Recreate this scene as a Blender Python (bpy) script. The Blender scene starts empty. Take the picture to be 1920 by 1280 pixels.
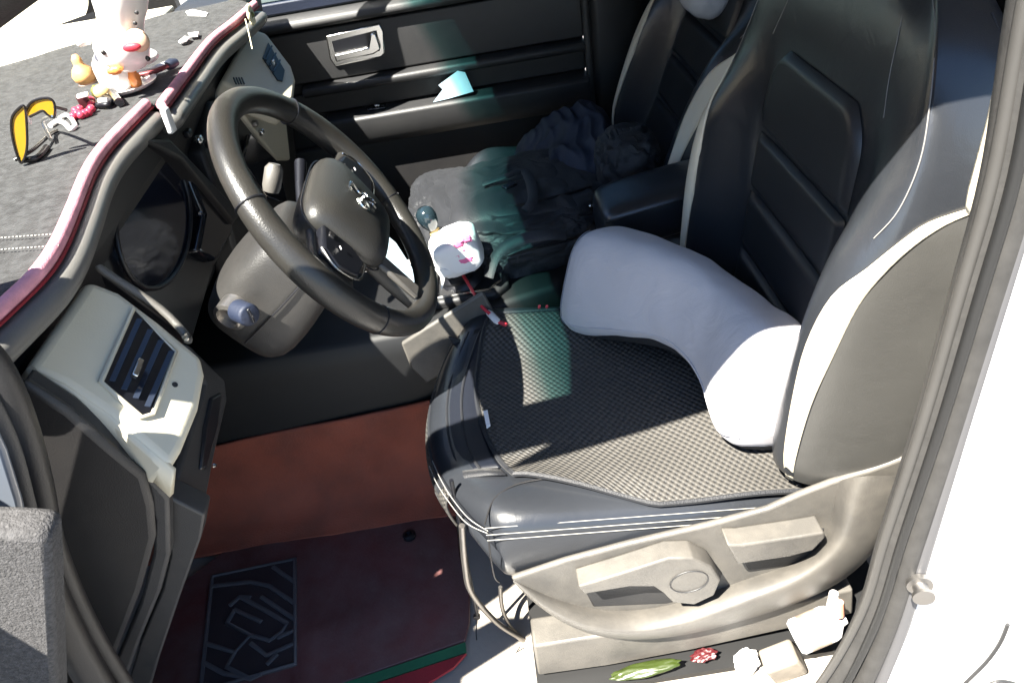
import bpy, bmesh, math, random
from mathutils import Vector, Matrix, noise, Quaternion
random.seed(7)
S = bpy.context.scene
COL = S.collection
R = math.radians
V = Vector

# ------------------------------------------------------------------ camera
# world: x runs to the rear of the car, y across to the passenger side, z up; cabin floor z = 0,
# steering wheel hub above x = y = 0. Metres.
CAM = V((.207, -.874, 1.19)); PITCH, ROLL, YAW, FPX = R(38), R(10), R(-1), 1387.0
def cam_axes():
    f0 = V((math.sin(YAW), math.cos(YAW), 0)); r0 = V((math.cos(YAW), -math.sin(YAW), 0)); u0 = V((0, 0, 1))
    f = f0*math.cos(PITCH) - u0*math.sin(PITCH); u = u0*math.cos(PITCH) + f0*math.sin(PITCH)
    return r0*math.cos(ROLL) - u*math.sin(ROLL), u*math.cos(ROLL) + r0*math.sin(ROLL), f
AX_R, AX_U, AX_F = cam_axes()
cd = bpy.data.cameras.new('camera'); cam = bpy.data.objects.new('camera', cd); COL.objects.link(cam)
cam.matrix_world = Matrix.Translation(CAM) @ Matrix((AX_R, AX_U, -AX_F)).transposed().to_4x4()
cd.sensor_width = 36; cd.lens = FPX/1920*36; cd.clip_start = .02; cd.clip_end = 500
S.camera = cam
S.render.resolution_x, S.render.resolution_y = 1024, 682

# ------------------------------------------------------------------ sky, sun, exposure
SUN = V((.40, .42, -1.0)).normalized()            # direction the light travels
w = bpy.data.worlds.new('World'); S.world = w; w.use_nodes = True
nt = w.node_tree; nt.nodes.clear()
sky = nt.nodes.new('ShaderNodeTexSky'); sky.sky_type = 'NISHITA'; sky.sun_disc = False; sky.ozone_density = 4.0; sky.dust_density = .3
sky.sun_elevation = math.asin(-SUN.z); sky.sun_rotation = math.atan2(-SUN.x, -SUN.y)
bg = nt.nodes.new('ShaderNodeBackground'); bg.inputs[1].default_value = .05
out = nt.nodes.new('ShaderNodeOutputWorld')
nt.links.new(sky.outputs[0], bg.inputs[0]); nt.links.new(bg.outputs[0], out.inputs[0])
sl = bpy.data.lights.new('sun', 'SUN'); sl.energy = 5.0; sl.angle = R(.55); sl.color = (1, .94, .83)
so = bpy.data.objects.new('sun', sl); COL.objects.link(so)
so.rotation_mode = 'QUATERNION'; so.rotation_quaternion = SUN.to_track_quat('-Z', 'Y'); so.location = (-2, -2, 5)
S.view_settings.view_transform = 'Standard'; S.view_settings.look = 'None'
S.view_settings.exposure = 2.85; S.view_settings.gamma = 1; S.view_settings.use_curve_mapping = False

# ------------------------------------------------------------------ helpers
def at(px, py, x=None, y=None, z=None):
    """point where the sight line of a photo pixel meets a plane x=, y= or z= of the car"""
    r = AX_R*(px-960) - AX_U*(py-640) + AX_F*FPX
    i, v = (0, x) if x is not None else (1, y) if y is not None else (2, z)
    return CAM + r*((v-CAM[i])/r[i])
def ats(pl, **k): return [at(*p, **k) for p in pl]

MATS = {}
def mat(name, col, rough=.5, bump=0, bscale=200, var=.0, vscale=6, dust=0, dustcol=(.30, .26, .21), metal=0, spec=.5,
        coat=0, sheen=0, alpha=1, wr=0, tex='NOISE', emis=None, trans=0, sss=0):
    m = bpy.data.materials.new(name); m.use_nodes = True; n = m.node_tree; b = n.nodes['Principled BSDF']; L = n.links.new
    b.inputs['Base Color'].default_value = (*col, 1); b.inputs['Roughness'].default_value = rough
    b.inputs['Metallic'].default_value = metal; b.inputs['Specular IOR Level'].default_value = spec
    b.inputs['Coat Weight'].default_value = coat; b.inputs['Sheen Weight'].default_value = sheen
    b.inputs['Alpha'].default_value = alpha; b.inputs['Transmission Weight'].default_value = trans
    tc = n.nodes.new('ShaderNodeTexCoord'); src = tc.outputs['Object']
    cur = None
    if var:
        t = n.nodes.new('ShaderNodeTexNoise'); t.inputs['Scale'].default_value = vscale; t.inputs['Detail'].default_value = 6
        L(src, t.inputs['Vector'])
        mr = n.nodes.new('ShaderNodeMapRange'); mr.inputs[1].default_value = .3 if var < .6 else .38; mr.inputs[2].default_value = .7 if var < .6 else .62
        mr.inputs[3].default_value = 1-var; mr.inputs[4].default_value = 1+var; L(t.outputs[0], mr.inputs[0])
        mx = n.nodes.new('ShaderNodeMix'); mx.data_type = 'RGBA'; mx.blend_type = 'MULTIPLY'; mx.inputs[0].default_value = 1
        mx.inputs[6].default_value = (*col, 1); L(mr.outputs[0], mx.inputs[7]); cur = mx.outputs[2]
    if dust:
        t = n.nodes.new('ShaderNodeTexNoise'); t.inputs['Scale'].default_value = 11; t.inputs['Detail'].default_value = 9
        t.inputs['Roughness'].default_value = .72; L(src, t.inputs['Vector'])
        mr = n.nodes.new('ShaderNodeMapRange'); mr.inputs[1].default_value = .38; mr.inputs[2].default_value = .72
        mr.inputs[3].default_value = dust*.25; mr.inputs[4].default_value = dust; L(t.outputs[0], mr.inputs[0])
        mx = n.nodes.new('ShaderNodeMix'); mx.data_type = 'RGBA'; L(mr.outputs[0], mx.inputs[0])
        if cur: L(cur, mx.inputs[6])
        else: mx.inputs[6].default_value = (*col, 1)
        mx.inputs[7].default_value = (*dustcol, 1); cur = mx.outputs[2]
        m2 = n.nodes.new('ShaderNodeMapRange'); m2.inputs[3].default_value = rough; m2.inputs[4].default_value = min(1, rough+.35)
        L(mr.outputs[0], m2.inputs[0]); L(m2.outputs[0], b.inputs['Roughness'])
    if cur: L(cur, b.inputs['Base Color'])
    if bump:
        if tex == 'VORONOI':
            t = n.nodes.new('ShaderNodeTexVoronoi'); t.feature = 'DISTANCE_TO_EDGE'
        else:
            t = n.nodes.new('ShaderNodeTexNoise'); t.inputs['Detail'].default_value = 4
        t.inputs['Scale'].default_value = bscale; L(src, t.inputs['Vector'])
        bp = n.nodes.new('ShaderNodeBump'); bp.inputs['Strength'].default_value = bump; bp.inputs['Distance'].default_value = .002
        L(t.outputs[0], bp.inputs['Height']); L(bp.outputs[0], b.inputs['Normal'])
        if wr:
            t2 = n.nodes.new('ShaderNodeTexNoise'); t2.inputs['Scale'].default_value = 16; t2.inputs['Detail'].default_value = 5; t2.inputs['Distortion'].default_value = 1.2
            L(src, t2.inputs['Vector']); b2 = n.nodes.new('ShaderNodeBump'); b2.inputs['Strength'].default_value = wr; b2.inputs['Distance'].default_value = .012
            L(t2.outputs[0], b2.inputs['Height']); L(b2.outputs[0], bp.inputs['Normal'])
    if emis:
        b.inputs['Emission Color'].default_value = (*emis[0], 1); b.inputs['Emission Strength'].default_value = emis[1]
    MATS[name] = m
    return m

LEATHER = mat('black_leather', (.018, .020, .024), .29, .07, 420, tex='VORONOI', var=.15, spec=.6, wr=.09)
LEATHER2 = mat('black_leather_panel', (.013, .0145, .018), .38, .10, 300, tex='VORONOI', spec=.5)
LEATHER3 = mat('dusty_side_leather', (.050, .049, .046), .34, .10, 380, tex='VORONOI', var=.2, dust=.2, dustcol=(.06, .058, .054), wr=.06)
CREAM = mat('cream_leather', (.60, .54, .42), .5, .15, 300, var=.06)
CREAMP = mat('cream_plastic', (.52, .485, .38), .42, .10, 500, var=.05, dust=.10)
THREAD = mat('white_thread', (.22, .215, .20), .8)
THREAD2 = mat('grey_thread', (.16, .155, .15), .8)
PLASTIC = mat('grey_plastic', (.017, .0175, .019), .48, .25, 700, dust=.10, dustcol=(.12, .11, .10))
PLASTIC_D = mat('dark_plastic', (.008, .008, .009), .5, .2, 600, dust=.05, dustcol=(.14, .12, .10))
PLASTIC_B = mat('black_plastic', (.005, .0055, .008), .36, .1, 500)
PLASTIC_T = mat('trim_plastic', (.050, .048, .045), .40, .3, 800, dust=.45, dustcol=(.20, .182, .155))
GLOSSB = mat('gloss_black', (.008, .009, .012), .12, coat=.5)
CHROME = mat('satin_chrome', (.62, .62, .60), .22, metal=1)
STEEL = mat('worn_steel', (.30, .29, .28), .4, metal=1, dust=.3)
RUBBER = mat('rubber_seal', (.022, .0215, .021), .5, .12, 200, var=.3, vscale=40, dust=.45, dustcol=(.075, .070, .064))
BLACKP = mat('matt_black', (.0035, .0037, .0042), .6)
LIPM = mat('lip_plastic', (.11, .108, .103), .32, .15, 600, dust=.2, dustcol=(.2, .18, .15))
WHITEP = mat('white_car_paint', (.80, .80, .79), .25, coat=.6, var=.02)
FELT = mat('grey_felt', (.014, .0145, .015), .95, 1.0, 300, var=.85, vscale=95, sheen=.12, dust=.4, dustcol=(.034, .034, .033))
PINK = mat('pink_piping', (.62, .27, .32), .75, .4, 500, var=.2, vscale=60)
FLOORW = mat('cream_floor_vinyl', (.24, .22, .195), .6, .3, 120, var=.1, dust=.2)
CARPET = mat('rust_carpet', (.26, .058, .028), .85, .5, 260, var=.3, vscale=9, dust=.30, dustcol=(.13, .085, .07))
MATRED = mat('red_vinyl_mat', (.085, .015, .016), .36, .35, 200, var=.4, vscale=7, dust=.6, dustcol=(.155, .115, .11))
HEELP = mat('heel_pad_rib', (.06, .056, .06), .5, .2, 300, dust=.4, dustcol=(.13, .125, .135))
HEELB = mat('heel_pad_base', (.022, .015, .018), .55, .2, 300, dust=.25, dustcol=(.08, .06, .06))
GREEN = mat('green_stripe', (.010, .10, .045), .7, .3, 200, var=.2)
REDST = mat('red_stripe', (.22, .010, .018), .7, .3, 200, var=.2)
PILLOW = mat('lavender_grey_cloth', (.46, .445, .465), .9, .25, 900, var=.05, sheen=.2, wr=.25)
PILLOWD = mat('pillow_back_mesh', (.012, .012, .014), .9, .6, 500)
FABRIC = mat('black_nylon', (.009, .010, .013), .6, .5, 420, var=.2, sheen=.05)
NAVY = mat('navy_nylon', (.008, .013, .030), .62, .3, 300, var=.2)
DENIMG = mat('light_grey_cloth', (.42, .43, .46), .85, .3, 500)
WHITE = mat('white_paper', (.80, .79, .78), .7, .2, 60)
PALEB = mat('pale_blue_paper', (.52, .68, .78), .7, .2, 60)
PINKP = mat('pink_print', (.72, .16, .33), .7)
REDC = mat('red_cable', (.55, .03, .05), .45)
GLASSY = mat('yellow_lens', (.42, .24, .012), .08, alpha=.85, coat=.5)
FRAMEB = mat('black_frame', (.012, .011, .011), .25)
PORC = mat('white_porcelain', (.80, .78, .75), .3, coat=.3)
ORANGE = mat('orange_glaze', (.62, .22, .06), .35)
GOURD = mat('gourd_skin', (.62, .33, .13), .4, var=.2, vscale=60)
REDB = mat('red_bead', (.45, .035, .07), .25)
OLIVE = mat('olive_glaze', (.10, .11, .03), .35)
SKIN = mat('warm_beige', (.62, .42, .30), .5)
CONCRETE = mat('pavement_concrete', (.17, .165, .16), .85, .5, 40, var=.2, vscale=2)
HEADL = mat('roof_lining', (.22, .22, .22), .9)
WRAPG = mat('green_wrapper', (.022, .034, .004), .35, .5, 40)
CARD = mat('dusty_cream_block', (.16, .14, .115), .8, .6, 60, var=.2, vscale=30)
SMOKE = mat('cluster_lens', (.006, .008, .016), .09, coat=.4)

def weave_mat():
    m = bpy.data.materials.new('woven_seat_mat'); m.use_nodes = True; n = m.node_tree; b = n.nodes['Principled BSDF']; L = n.links.new
    b.inputs['Roughness'].default_value = .62
    tc = n.nodes.new('ShaderNodeTexCoord')
    sep = n.nodes.new('ShaderNodeSeparateXYZ'); L(tc.outputs['UV'], sep.inputs[0])
    def M(op, a, bv=None):
        q = n.nodes.new('ShaderNodeMath'); q.operation = op
        for i, v in enumerate((a, bv)):
            if v is None: continue
            if isinstance(v, (int, float)): q.inputs[i].default_value = v
            else: L(v, q.inputs[i])
        return q.outputs[0]
    K = math.pi/.0062
    sx = M('SINE', M('MULTIPLY', sep.outputs[0], K)); sy = M('SINE', M('MULTIPLY', sep.outputs[1], K))
    h = M('ADD', M('MULTIPLY', M('MULTIPLY', sx, sy), .5), .5)
    h2 = M('POWER', h, .7)
    ramp = n.nodes.new('ShaderNodeMapRange'); L(h2, ramp.inputs[0]); ramp.inputs[1].default_value = .2; ramp.inputs[2].default_value = .8
    mx = n.nodes.new('ShaderNodeMix'); mx.data_type = 'RGBA'; L(ramp.outputs[0], mx.inputs[0])
    mx.inputs[6].default_value = (.018, .018, .018, 1); mx.inputs[7].default_value = (.062, .058, .052, 1)
    L(mx.outputs[2], b.inputs['Base Color'])
    bp = n.nodes.new('ShaderNodeBump'); bp.inputs['Strength'].default_value = .9; bp.inputs['Distance'].default_value = .0025
    L(h2, bp.inputs['Height']); L(bp.outputs[0], b.inputs['Normal'])
    return m
WEAVE = weave_mat()

def glass_mat(name, tint, rough=0.02):
    m = bpy.data.materials.new(name); m.use_nodes = True; n = m.node_tree; n.nodes.clear(); L = n.links.new
    o = n.nodes.new('ShaderNodeOutputMaterial'); t = n.nodes.new('ShaderNodeBsdfTransparent'); g = n.nodes.new('ShaderNodeBsdfGlossy')
    t.inputs[0].default_value = (*tint, 1); g.inputs['Roughness'].default_value = rough
    f = n.nodes.new('ShaderNodeFresnel'); f.inputs[0].default_value = 1.45
    mx = n.nodes.new('ShaderNodeMixShader'); L(f.outputs[0], mx.inputs[0]); L(t.outputs[0], mx.inputs[1]); L(g.outputs[0], mx.inputs[2])
    L(mx.outputs[0], o.inputs[0]); return m
GLASS = glass_mat('windscreen_glass', (.88, .90, .92)); BAND = None; SIDEG = glass_mat('side_glass', (.55, .62, .62))

def tag(o, label=None, cat=None, group=None, kind=None):
    if label: o['label'] = label
    if cat: o['category'] = cat
    if group: o['group'] = group
    if kind: o['kind'] = kind
    return o
def thing(name, label, cat, loc=(0, 0, 0), group=None):
    o = bpy.data.objects.new(name, None); o.empty_display_size = .05; COL.objects.link(o); o.location = loc
    return tag(o, label, cat, group)
def link(name, me, m, parent=None, smooth=True, sub=0, bevel=0, bseg=2, solid=0):
    if smooth:
        for p in me.polygons: p.use_smooth = True
    if m: me.materials.append(m)
    o = bpy.data.objects.new(name, me); COL.objects.link(o)
    if parent:
        o.parent = parent
        loc = V(parent.location); pp = parent.parent
        while pp: loc += V(pp.location); pp = pp.parent
        me.transform(Matrix.Translation(-loc))
    if solid:
        q = o.modifiers.new('solid', 'SOLIDIFY'); q.thickness = solid; q.offset = -1
    if bevel:
        q = o.modifiers.new('bevel', 'BEVEL'); q.width = bevel; q.segments = bseg; q.limit_method = 'ANGLE'; q.angle_limit = R(32)
        q.harden_normals = False
    if sub:
        q = o.modifiers.new('sub', 'SUBSURF'); q.levels = sub; q.render_levels = sub
    if smooth and (bevel or not sub):
        me.set_sharp_from_angle(angle=R(50)) if not bevel else me.set_sharp_from_angle(angle=R(75))
    return o
def pyd(verts, faces):
    me = bpy.data.meshes.new('m'); me.from_pydata([tuple(v) for v in verts], [], faces); me.update()
    bm = bmesh.new(); bm.from_mesh(me); bmesh.ops.recalc_face_normals(bm, faces=bm.faces); bm.to_mesh(me); bm.free()
    return me
def loft(rings, closed=True, caps=True):
    n = len(rings[0]); vs = [p for r in rings for p in r]; fs = []
    for i in range(len(rings)-1):
        for j in range(n if closed else n-1):
            k = (j+1) % n
            fs.append((i*n+j, i*n+k, (i+1)*n+k, (i+1)*n+j))
    if caps and closed:
        fs.append(tuple(range(n))[::-1]); fs.append(tuple((len(rings)-1)*n+j for j in range(n)))
    return pyd(vs, fs)
def prism(front, depth):
    """polygon front face pushed back by vector depth"""
    d = V(depth); n = len(front); vs = list(front) + [p+d for p in front]
    fs = [tuple(range(n)), tuple(range(2*n-1, n-1, -1))] + [(i, i+n, (i+1) % n+n, (i+1) % n) for i in range(n)]
    return pyd(vs, fs)
def box(c, s, q=None):
    c = V(c); hx, hy, hz = (a/2 for a in s); vs = []
    for x, y, z in ((-1,-1,-1),(1,-1,-1),(1,1,-1),(-1,1,-1),(-1,-1,1),(1,-1,1),(1,1,1),(-1,1,1)):
        p = V((x*hx, y*hy, z*hz)); p = (q @ p) if q else p; vs.append(c+p)
    return pyd(vs, [(0,3,2,1),(4,5,6,7),(0,1,5,4),(1,2,6,5),(2,3,7,6),(3,0,4,7)])
def cr(p, t, closed=False):
    """catmull-rom through points p at parameter t (index units)"""
    n = len(p); i = math.floor(t)
    if not closed: i = min(max(i, 0), n-2)
    f = t-i
    g = (lambda k: p[k % n]) if closed else (lambda k: p[min(max(k, 0), n-1)])
    a, b, c, d = g(i-1), g(i), g(i+1), g(i+2)
    return b + ((c-a)*f + (a*2-b*5+c*4-d)*f*f + (b*3-a-c*3+d)*f*f*f)*.5
def smooth_path(p, k=6, closed=False):
    p = [V(q) for q in p]; n = len(p) if closed else len(p)-1
    r = [cr(p, i/k, closed) for i in range(n*k)]
    if not closed: r.append(p[-1].copy())
    return r
def tube_mesh(p, r, seg=8, closed=False, flat=1, ref=None):
    rings = []; n = len(p); prev = None
    for i in range(n):
        a = p[i-1] if (i or closed) else p[0]; b = p[(i+1) % n] if (i < n-1 or closed) else p[-1]
        t = (b-a).normalized()
        if prev is None:
            q = V(ref) if ref else (V((0, 0, 1)) if abs(t.z) < .9 else V((1, 0, 0)))
        else: q = prev
        u = (q - t*q.dot(t)).normalized(); v = t.cross(u); prev = u
        rr = r[i] if isinstance(r, (list, tuple)) else r
        rings.append([p[i] + (u*math.cos(k*2*math.pi/seg)*flat + v*math.sin(k*2*math.pi/seg))*rr for k in range(seg)])
    if closed: rings.append(rings[0]); return loft(rings, caps=False)
    return loft(rings)
def tube(name, p, r, m, parent=None, k=6, seg=8, closed=False, flat=1, ref=None):
    return link(name, tube_mesh(smooth_path(p, k, closed), r, seg, closed, flat, ref), m, parent)
def lathe(prof, c, axis=(0, 0, 1), seg=24):
    ax = V(axis).normalized(); u = ax.orthogonal().normalized(); v = ax.cross(u); c = V(c)
    return loft([[c + ax*h + (u*math.cos(k*2*math.pi/seg) + v*math.sin(k*2*math.pi/seg))*max(r, 1e-5) for k in range(seg)] for r, h in prof])
def blob(c, s, sub=4, amp=.1, freq=3, sq=0, q=None, seed=0, flatz=None, ridge=False):
    bm = bmesh.new(); bmesh.ops.create_icosphere(bm, subdivisions=sub, radius=1)
    for v in bm.verts:
        p = v.co.copy()
        if sq:
            p = V([math.copysign(abs(a)**(1-sq), a) for a in p])
        nn = noise.fractal(p*freq + V((seed, seed*2, 0)), 1.0, 2.0, 4)
        if ridge: nn = .5-abs(nn)*1.6
        p *= 1 + amp*nn
        p = V((p.x*s[0], p.y*s[1], p.z*s[2]))
        if q: p = q @ p
        p += V(c)
        if flatz is not None: p.z = max(p.z, flatz)
        v.co = p
    me = bpy.data.meshes.new('m'); bm.to_mesh(me); bm.free(); return me
def patch(fn, nu, nv):
    return pyd([fn(i/nu, j/nv) for j in range(nv+1) for i in range(nu+1)],
               [(j*(nu+1)+i, j*(nu+1)+i+1, (j+1)*(nu+1)+i+1, (j+1)*(nu+1)+i) for j in range(nv) for i in range(nu)])
def struct(name, me, m, **k): return tag(link(name, me, m, **k), kind='structure')
def interp(tab, x):
    if x <= tab[0][0]: return tab[0][1]
    for (a, b), (c, d) in zip(tab, tab[1:]):
        if x <= c:
            f = (x-a)/(c-a); f = f*f*(3-2*f)*.5+f*.5; return b+(d-b)*f
    return tab[-1][1]

# ------------------------------------------------------------------ structure: ground, cabin shell
struct('ground', box((0, 0, -.405), (160, 160, .05)), CONCRETE, smooth=False)
struct('car_floor', box((.35, .35, -.055), (2.5, 1.52, .10)), FLOORW, smooth=False)
rf = [(-.156, -.475), (.18, -.405), (.45, -.355), (1.0, -.30), (1.6, -.32), (1.6, 1.10), (0, 1.10), (-.02, .9), (-.04, .35), (-.03, -.2), (-.06, -.42)]
struct('car_roof', prism([V((x, y, 1.17)) for x, y in rf], (0, 0, .05)), HEADL, smooth=False)
struct('cabin_rear_wall', box((1.45, .36, .55), (.05, 1.5, 1.2)), PLASTIC_D, smooth=False)
struct('cabin_front_side_wall', box((-.76, 1.13, .28), (.54, .03, 1.16)), PLASTIC_D, smooth=False)
struct('firewall', box((-.88, .35, .42), (.05, 1.5, .86)), PLASTIC_D, smooth=False)

# windscreen: upright pane with a tinted band along its top
ws = thing('windscreen', 'raked windscreen glass ahead of the dashboard with teal tint band', 'windscreen', (-.9, .35, .88))
def wsp(t, y): # t 0 at header .. 1 at base
    bow = ((y-.35)/.75)**2
    return V((-.032 - .84*t + bow*(.02+.28*t), y, 1.178 - .315*t))
def pane(t0, t1): return patch(lambda a, b: wsp(t0+(t1-t0)*b, -.42+1.54*a), 16, 8)
link('glass', pane(.13, 1), GLASS, ws); 
def band_mat():
    m = glass_mat('windscreen_tint_band', (1, 1, 1)); n = m.node_tree; L = n.links.new
    t = [q for q in n.nodes if q.type == 'BSDF_TRANSPARENT'][0]
    tc = n.nodes.new('ShaderNodeTexCoord'); sp = n.nodes.new('ShaderNodeSeparateXYZ'); rm = n.nodes.new('ShaderNodeValToRGB')
    L(tc.outputs['UV'], sp.inputs[0]); L(sp.outputs[1], rm.inputs[0]); L(rm.outputs[0], t.inputs[0])
    e = rm.color_ramp.elements; e[0].position = 0; e[0].color = (.012, .075, .08, 1); e[1].position = 1; e[1].color = (.88, .90, .92, 1)
    for p, c in ((.35, (.04, .15, .155, 1)), (.66, (.17, .36, .36, 1))): k = e.new(p); k.color = c
    return m
bandm = pane(0, .13); uvl = bandm.uv_layers.new(name='UVMap')
for lp_ in bandm.loops: uvl.data[lp_.index].uv = ((lp_.vertex_index % 17)/16, (lp_.vertex_index//17)/8)
link('tint_band', bandm, band_mat(), ws)

# front pillars
def pillar(name, label, pts, r, flat, m):
    o = link(name, tube_mesh(smooth_path(pts, 5), r, 10, flat=flat, ref=(0, 0, 1)), m); return tag(o, label, 'pillar')
pillar('front_pillar', 'dark front roof pillar in the top corner above the dash mat', [(.05, -.372, 1.192), (-.066, -.372, 1.155), (-.292, -.372, 1.066), (-.62, -.385, .938), (-.86, -.40, .85)], .045, 1, PLASTIC_D)

# ------------------------------------------------------------------ dashboard
dash = thing('dashboard', 'dark grey dashboard with cream vent panels behind the steering wheel', 'dashboard', (-.5, .35, .4))
prof = [(-.262, .855), (-.272, .80), (-.30, .74), (-.315, .56), (-.40, .44), (-.62, .40), (-.80, .50), (-.80, .66), (-.55, .80), (-.42, .855)]
link('body', loft([[V((x, y, z)) for x, z in prof] for y in (-.325, 1.045)]), PLASTIC_D, dash, smooth=False, bevel=.008)
link('bright_filler_sheet', box((-.68, .36, .842), (.44, 1.30, .012)), CREAMP, dash, bevel=.003)  # pale sheet added so the area ahead of the mat comes out bright
# lip in two runs under the mat edge
def lip_run(name, path, drop=.035, m=LIPM):
    rings = []
    for p in path:
        rings.append([p+V(d) for d in ((-.03, 0, .0), (.004, 0, .003), (.016, 0, .001), (.024, 0, -.007), (.020, 0, -.020), (.004, 0, -.032), (-.03, 0, -.034))])
    return link(name, loft(rings), m, dash, sub=1)
near_px = [(-120, 700), (0, 590), (70, 522), (107, 468), (137, 400), (165, 330), (195, 283), (235, 240), (275, 200)]
far_px = [(303, 203), (350, 140), (395, 82), (440, 45), (478, 12)]
near_run = smooth_path(ats(near_px, z=.868), 5); far_run = smooth_path(ats(far_px, z=.862), 5)
lip_run('lip', [p+V((0, 0, -.008)) for p in near_run]); lip_run('lip', [p+V((0, 0, -.010)) for p in far_run])

# instrument binnacle: dark recess with gauge rings
bx_ = -.285
binn = link('instrument_binnacle', prism(ats([(205, 372), (280, 262), (335, 283), (438, 395), (436, 440), (402, 500), (362, 635), (340, 622), (192, 512), (196, 440)], x=bx_), (-.02, 0, 0)), PLASTIC_B, dash, bevel=.004)
gl = at(300, 408, x=bx_+.012)
def ell(c, ry, rz, x, n=40, a0=0, a1=2*math.pi): return [V((x, c.y+ry*math.cos(a0+(a1-a0)*k/n), c.z+rz*math.sin(a0+(a1-a0)*k/n))) for k in range(n)]
link('cluster_lens', prism(ell(gl, .135, .078, bx_+.006), (-.006, 0, 0)), SMOKE, binn, smooth=False)
link('gauge_ring', tube_mesh(ell(gl, .137, .080, bx_+.008), .0035, 8, True), PLASTIC_B, binn)
# hood shelf on the passenger side of the cluster
link('binnacle_wing', prism(ats([(345, 300), (440, 398), (436, 440), (405, 490), (372, 470), (385, 400)], x=bx_+.02), (-.04, 0, 0)), GLOSSB, binn, bevel=.006)
link('upper_cowl', prism(ats([(272, 262), (318, 258), (352, 292), (455, 400), (440, 420), (342, 300)], x=bx_+.03), (-.06, 0, 0)), PLASTIC_D, dash, bevel=.006)

SLATM = mat('vent_slat', (.014, .018, .028), .22)
# cream side vent panel (driver side), raked back from the lip and turned a little to the door
VN = V((.75, -.18, .64)).normalized(); V0 = V((-.235, -.22, .822))
def atp(px, py, off=0, P=V0, N=VN):
    r = AX_R*(px-960) - AX_U*(py-640) + AX_F*FPX
    return CAM + r*((P+N*off-CAM).dot(N)/r.dot(N))
def atv(pl, off=0): return [atp(x, y, off) for x, y in pl]
vp = link('vent_panel', prism(atv([(165, 521), (226, 545), (300, 601), (382, 668), (388, 700), (376, 765), (345, 842), (322, 880), (205, 778), (120, 722), (48, 690)]), -VN*.05), CREAMP, dash, bevel=.010, bseg=4)
low = atv([(48, 694), (120, 727), (205, 783), (322, 885)], -.003); low2 = atv([(52, 722), (128, 772), (204, 838), (290, 905), (318, 932)], -.040)
low = [low[0], low[1], low[2], low[2].lerp(low[3], .62), low[3]]
link('vent_panel_skirt', loft([[a, b] for a, b in zip(low, low2)], closed=False, caps=False), CREAMP, vp, smooth=True, solid=.006)
vent_px = [(250, 580), (330, 660), (286, 776), (264, 782), (189, 716)]
vpts = atv(vent_px, .002); vc = sum(vpts, V())/5
link('vent_frame', tube_mesh(smooth_path([p for p in vpts], 1, True), .0028, 6, True), CREAMP, vp)
link('vent_well', prism([p+VN*.001 for p in vpts], -VN*.004), PLASTIC_B, vp, smooth=False)
for k in range(4):
    f = (k+.5)/4
    a = vpts[0].lerp(vpts[1], f); b = vpts[4].lerp(vpts[3].lerp(vpts[2], .6), f)
    d = (b-a).normalized(); up = VN.cross(d)
    c = [a+VN*.0003+d*.006, b+VN*.0003-d*.006]; hv = (VN*.55+up*.83).normalized()*.0058; tv = hv.cross(d).normalized()*.0008
    link('slat', loft([[q-hv-tv, q+hv-tv, q+hv+tv, q-hv+tv] for q in c]), SLATM, vp, smooth=False)
q0 = atp(258, 690, .010)
link('vent_knob', loft([[q0+d*.011+e for e in (-up*.003-VN*.004, up*.003-VN*.004, up*.003+VN*.003, -up*.003+VN*.003)] for d in (-up.cross(VN)*0-(vpts[4]-vpts[0]).normalized(), (vpts[4]-vpts[0]).normalized())]), CHROME, vp, bevel=.001)
link('indicator_dot', lathe([(0, 0), (.003, 0), (.003, .002), (0, .002)], atp(327, 722, -.001), VN, 10), PLASTIC, vp)
link('bezel_edge', tube_mesh(smooth_path(atv([(185, 500), (200, 512), (300, 578), (348, 628), (352, 640)], .003), 4), .0045, 8), PLASTIC_T, dash)
link('hazard_screw', lathe([(0, 0), (.005, 0), (.004, .004), (0, .005)], atp(349, 632, .006), VN, 12), CHROME, dash)

# knee panel and end caps
link('knee_panel', prism(ats([(352, 640), (392, 680), (424, 712), (428, 750), (405, 850), (383, 965), (322, 935), (345, 850), (385, 720)], x=-.20), (-.03, 0, 0)), PLASTIC, dash, bevel=.006)
link('switch_block', prism(ats([(398, 745), (418, 735), (410, 800), (388, 880), (378, 880), (386, 800)], x=-.196), (-.02, 0, 0)), PLASTIC_B, dash, bevel=.003)
link('switch_led', lathe([(0, 0), (.003, 0), (.002, .003), (0, .003)], at(401, 872, x=-.193), (1, -.2, 0), 10), CHROME, dash)
link('end_cap', prism(ats([(40, 715), (130, 775), (206, 842), (270, 895), (285, 950), (290, 1010), (262, 1110), (215, 1230), (140, 1330), (40, 1300), (-40, 900)], y=-.345), (0, .012, 0)), PLASTIC_D, dash, bevel=.008)
link('end_rim', prism(ats([(44, 712), (130, 768), (206, 835), (292, 908), (316, 935), (318, 1040), (300, 1110), (262, 1200), (230, 1290), (190, 1330), (216, 1240), (262, 1130), (286, 1040), (288, 975), (266, 925), (200, 868), (120, 805), (50, 768)], y=-.335), (0, .02, 0)), PLASTIC, dash, bevel=.004)
link('kick_panel', prism(ats([(314, 932), (322, 935), (384, 966), (376, 1010), (340, 1110), (296, 1240), (270, 1330), (225, 1330), (262, 1205), (304, 1105), (319, 1040)], y=-.31), (0, .03, 0)), PLASTIC, dash, bevel=.004)

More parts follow.
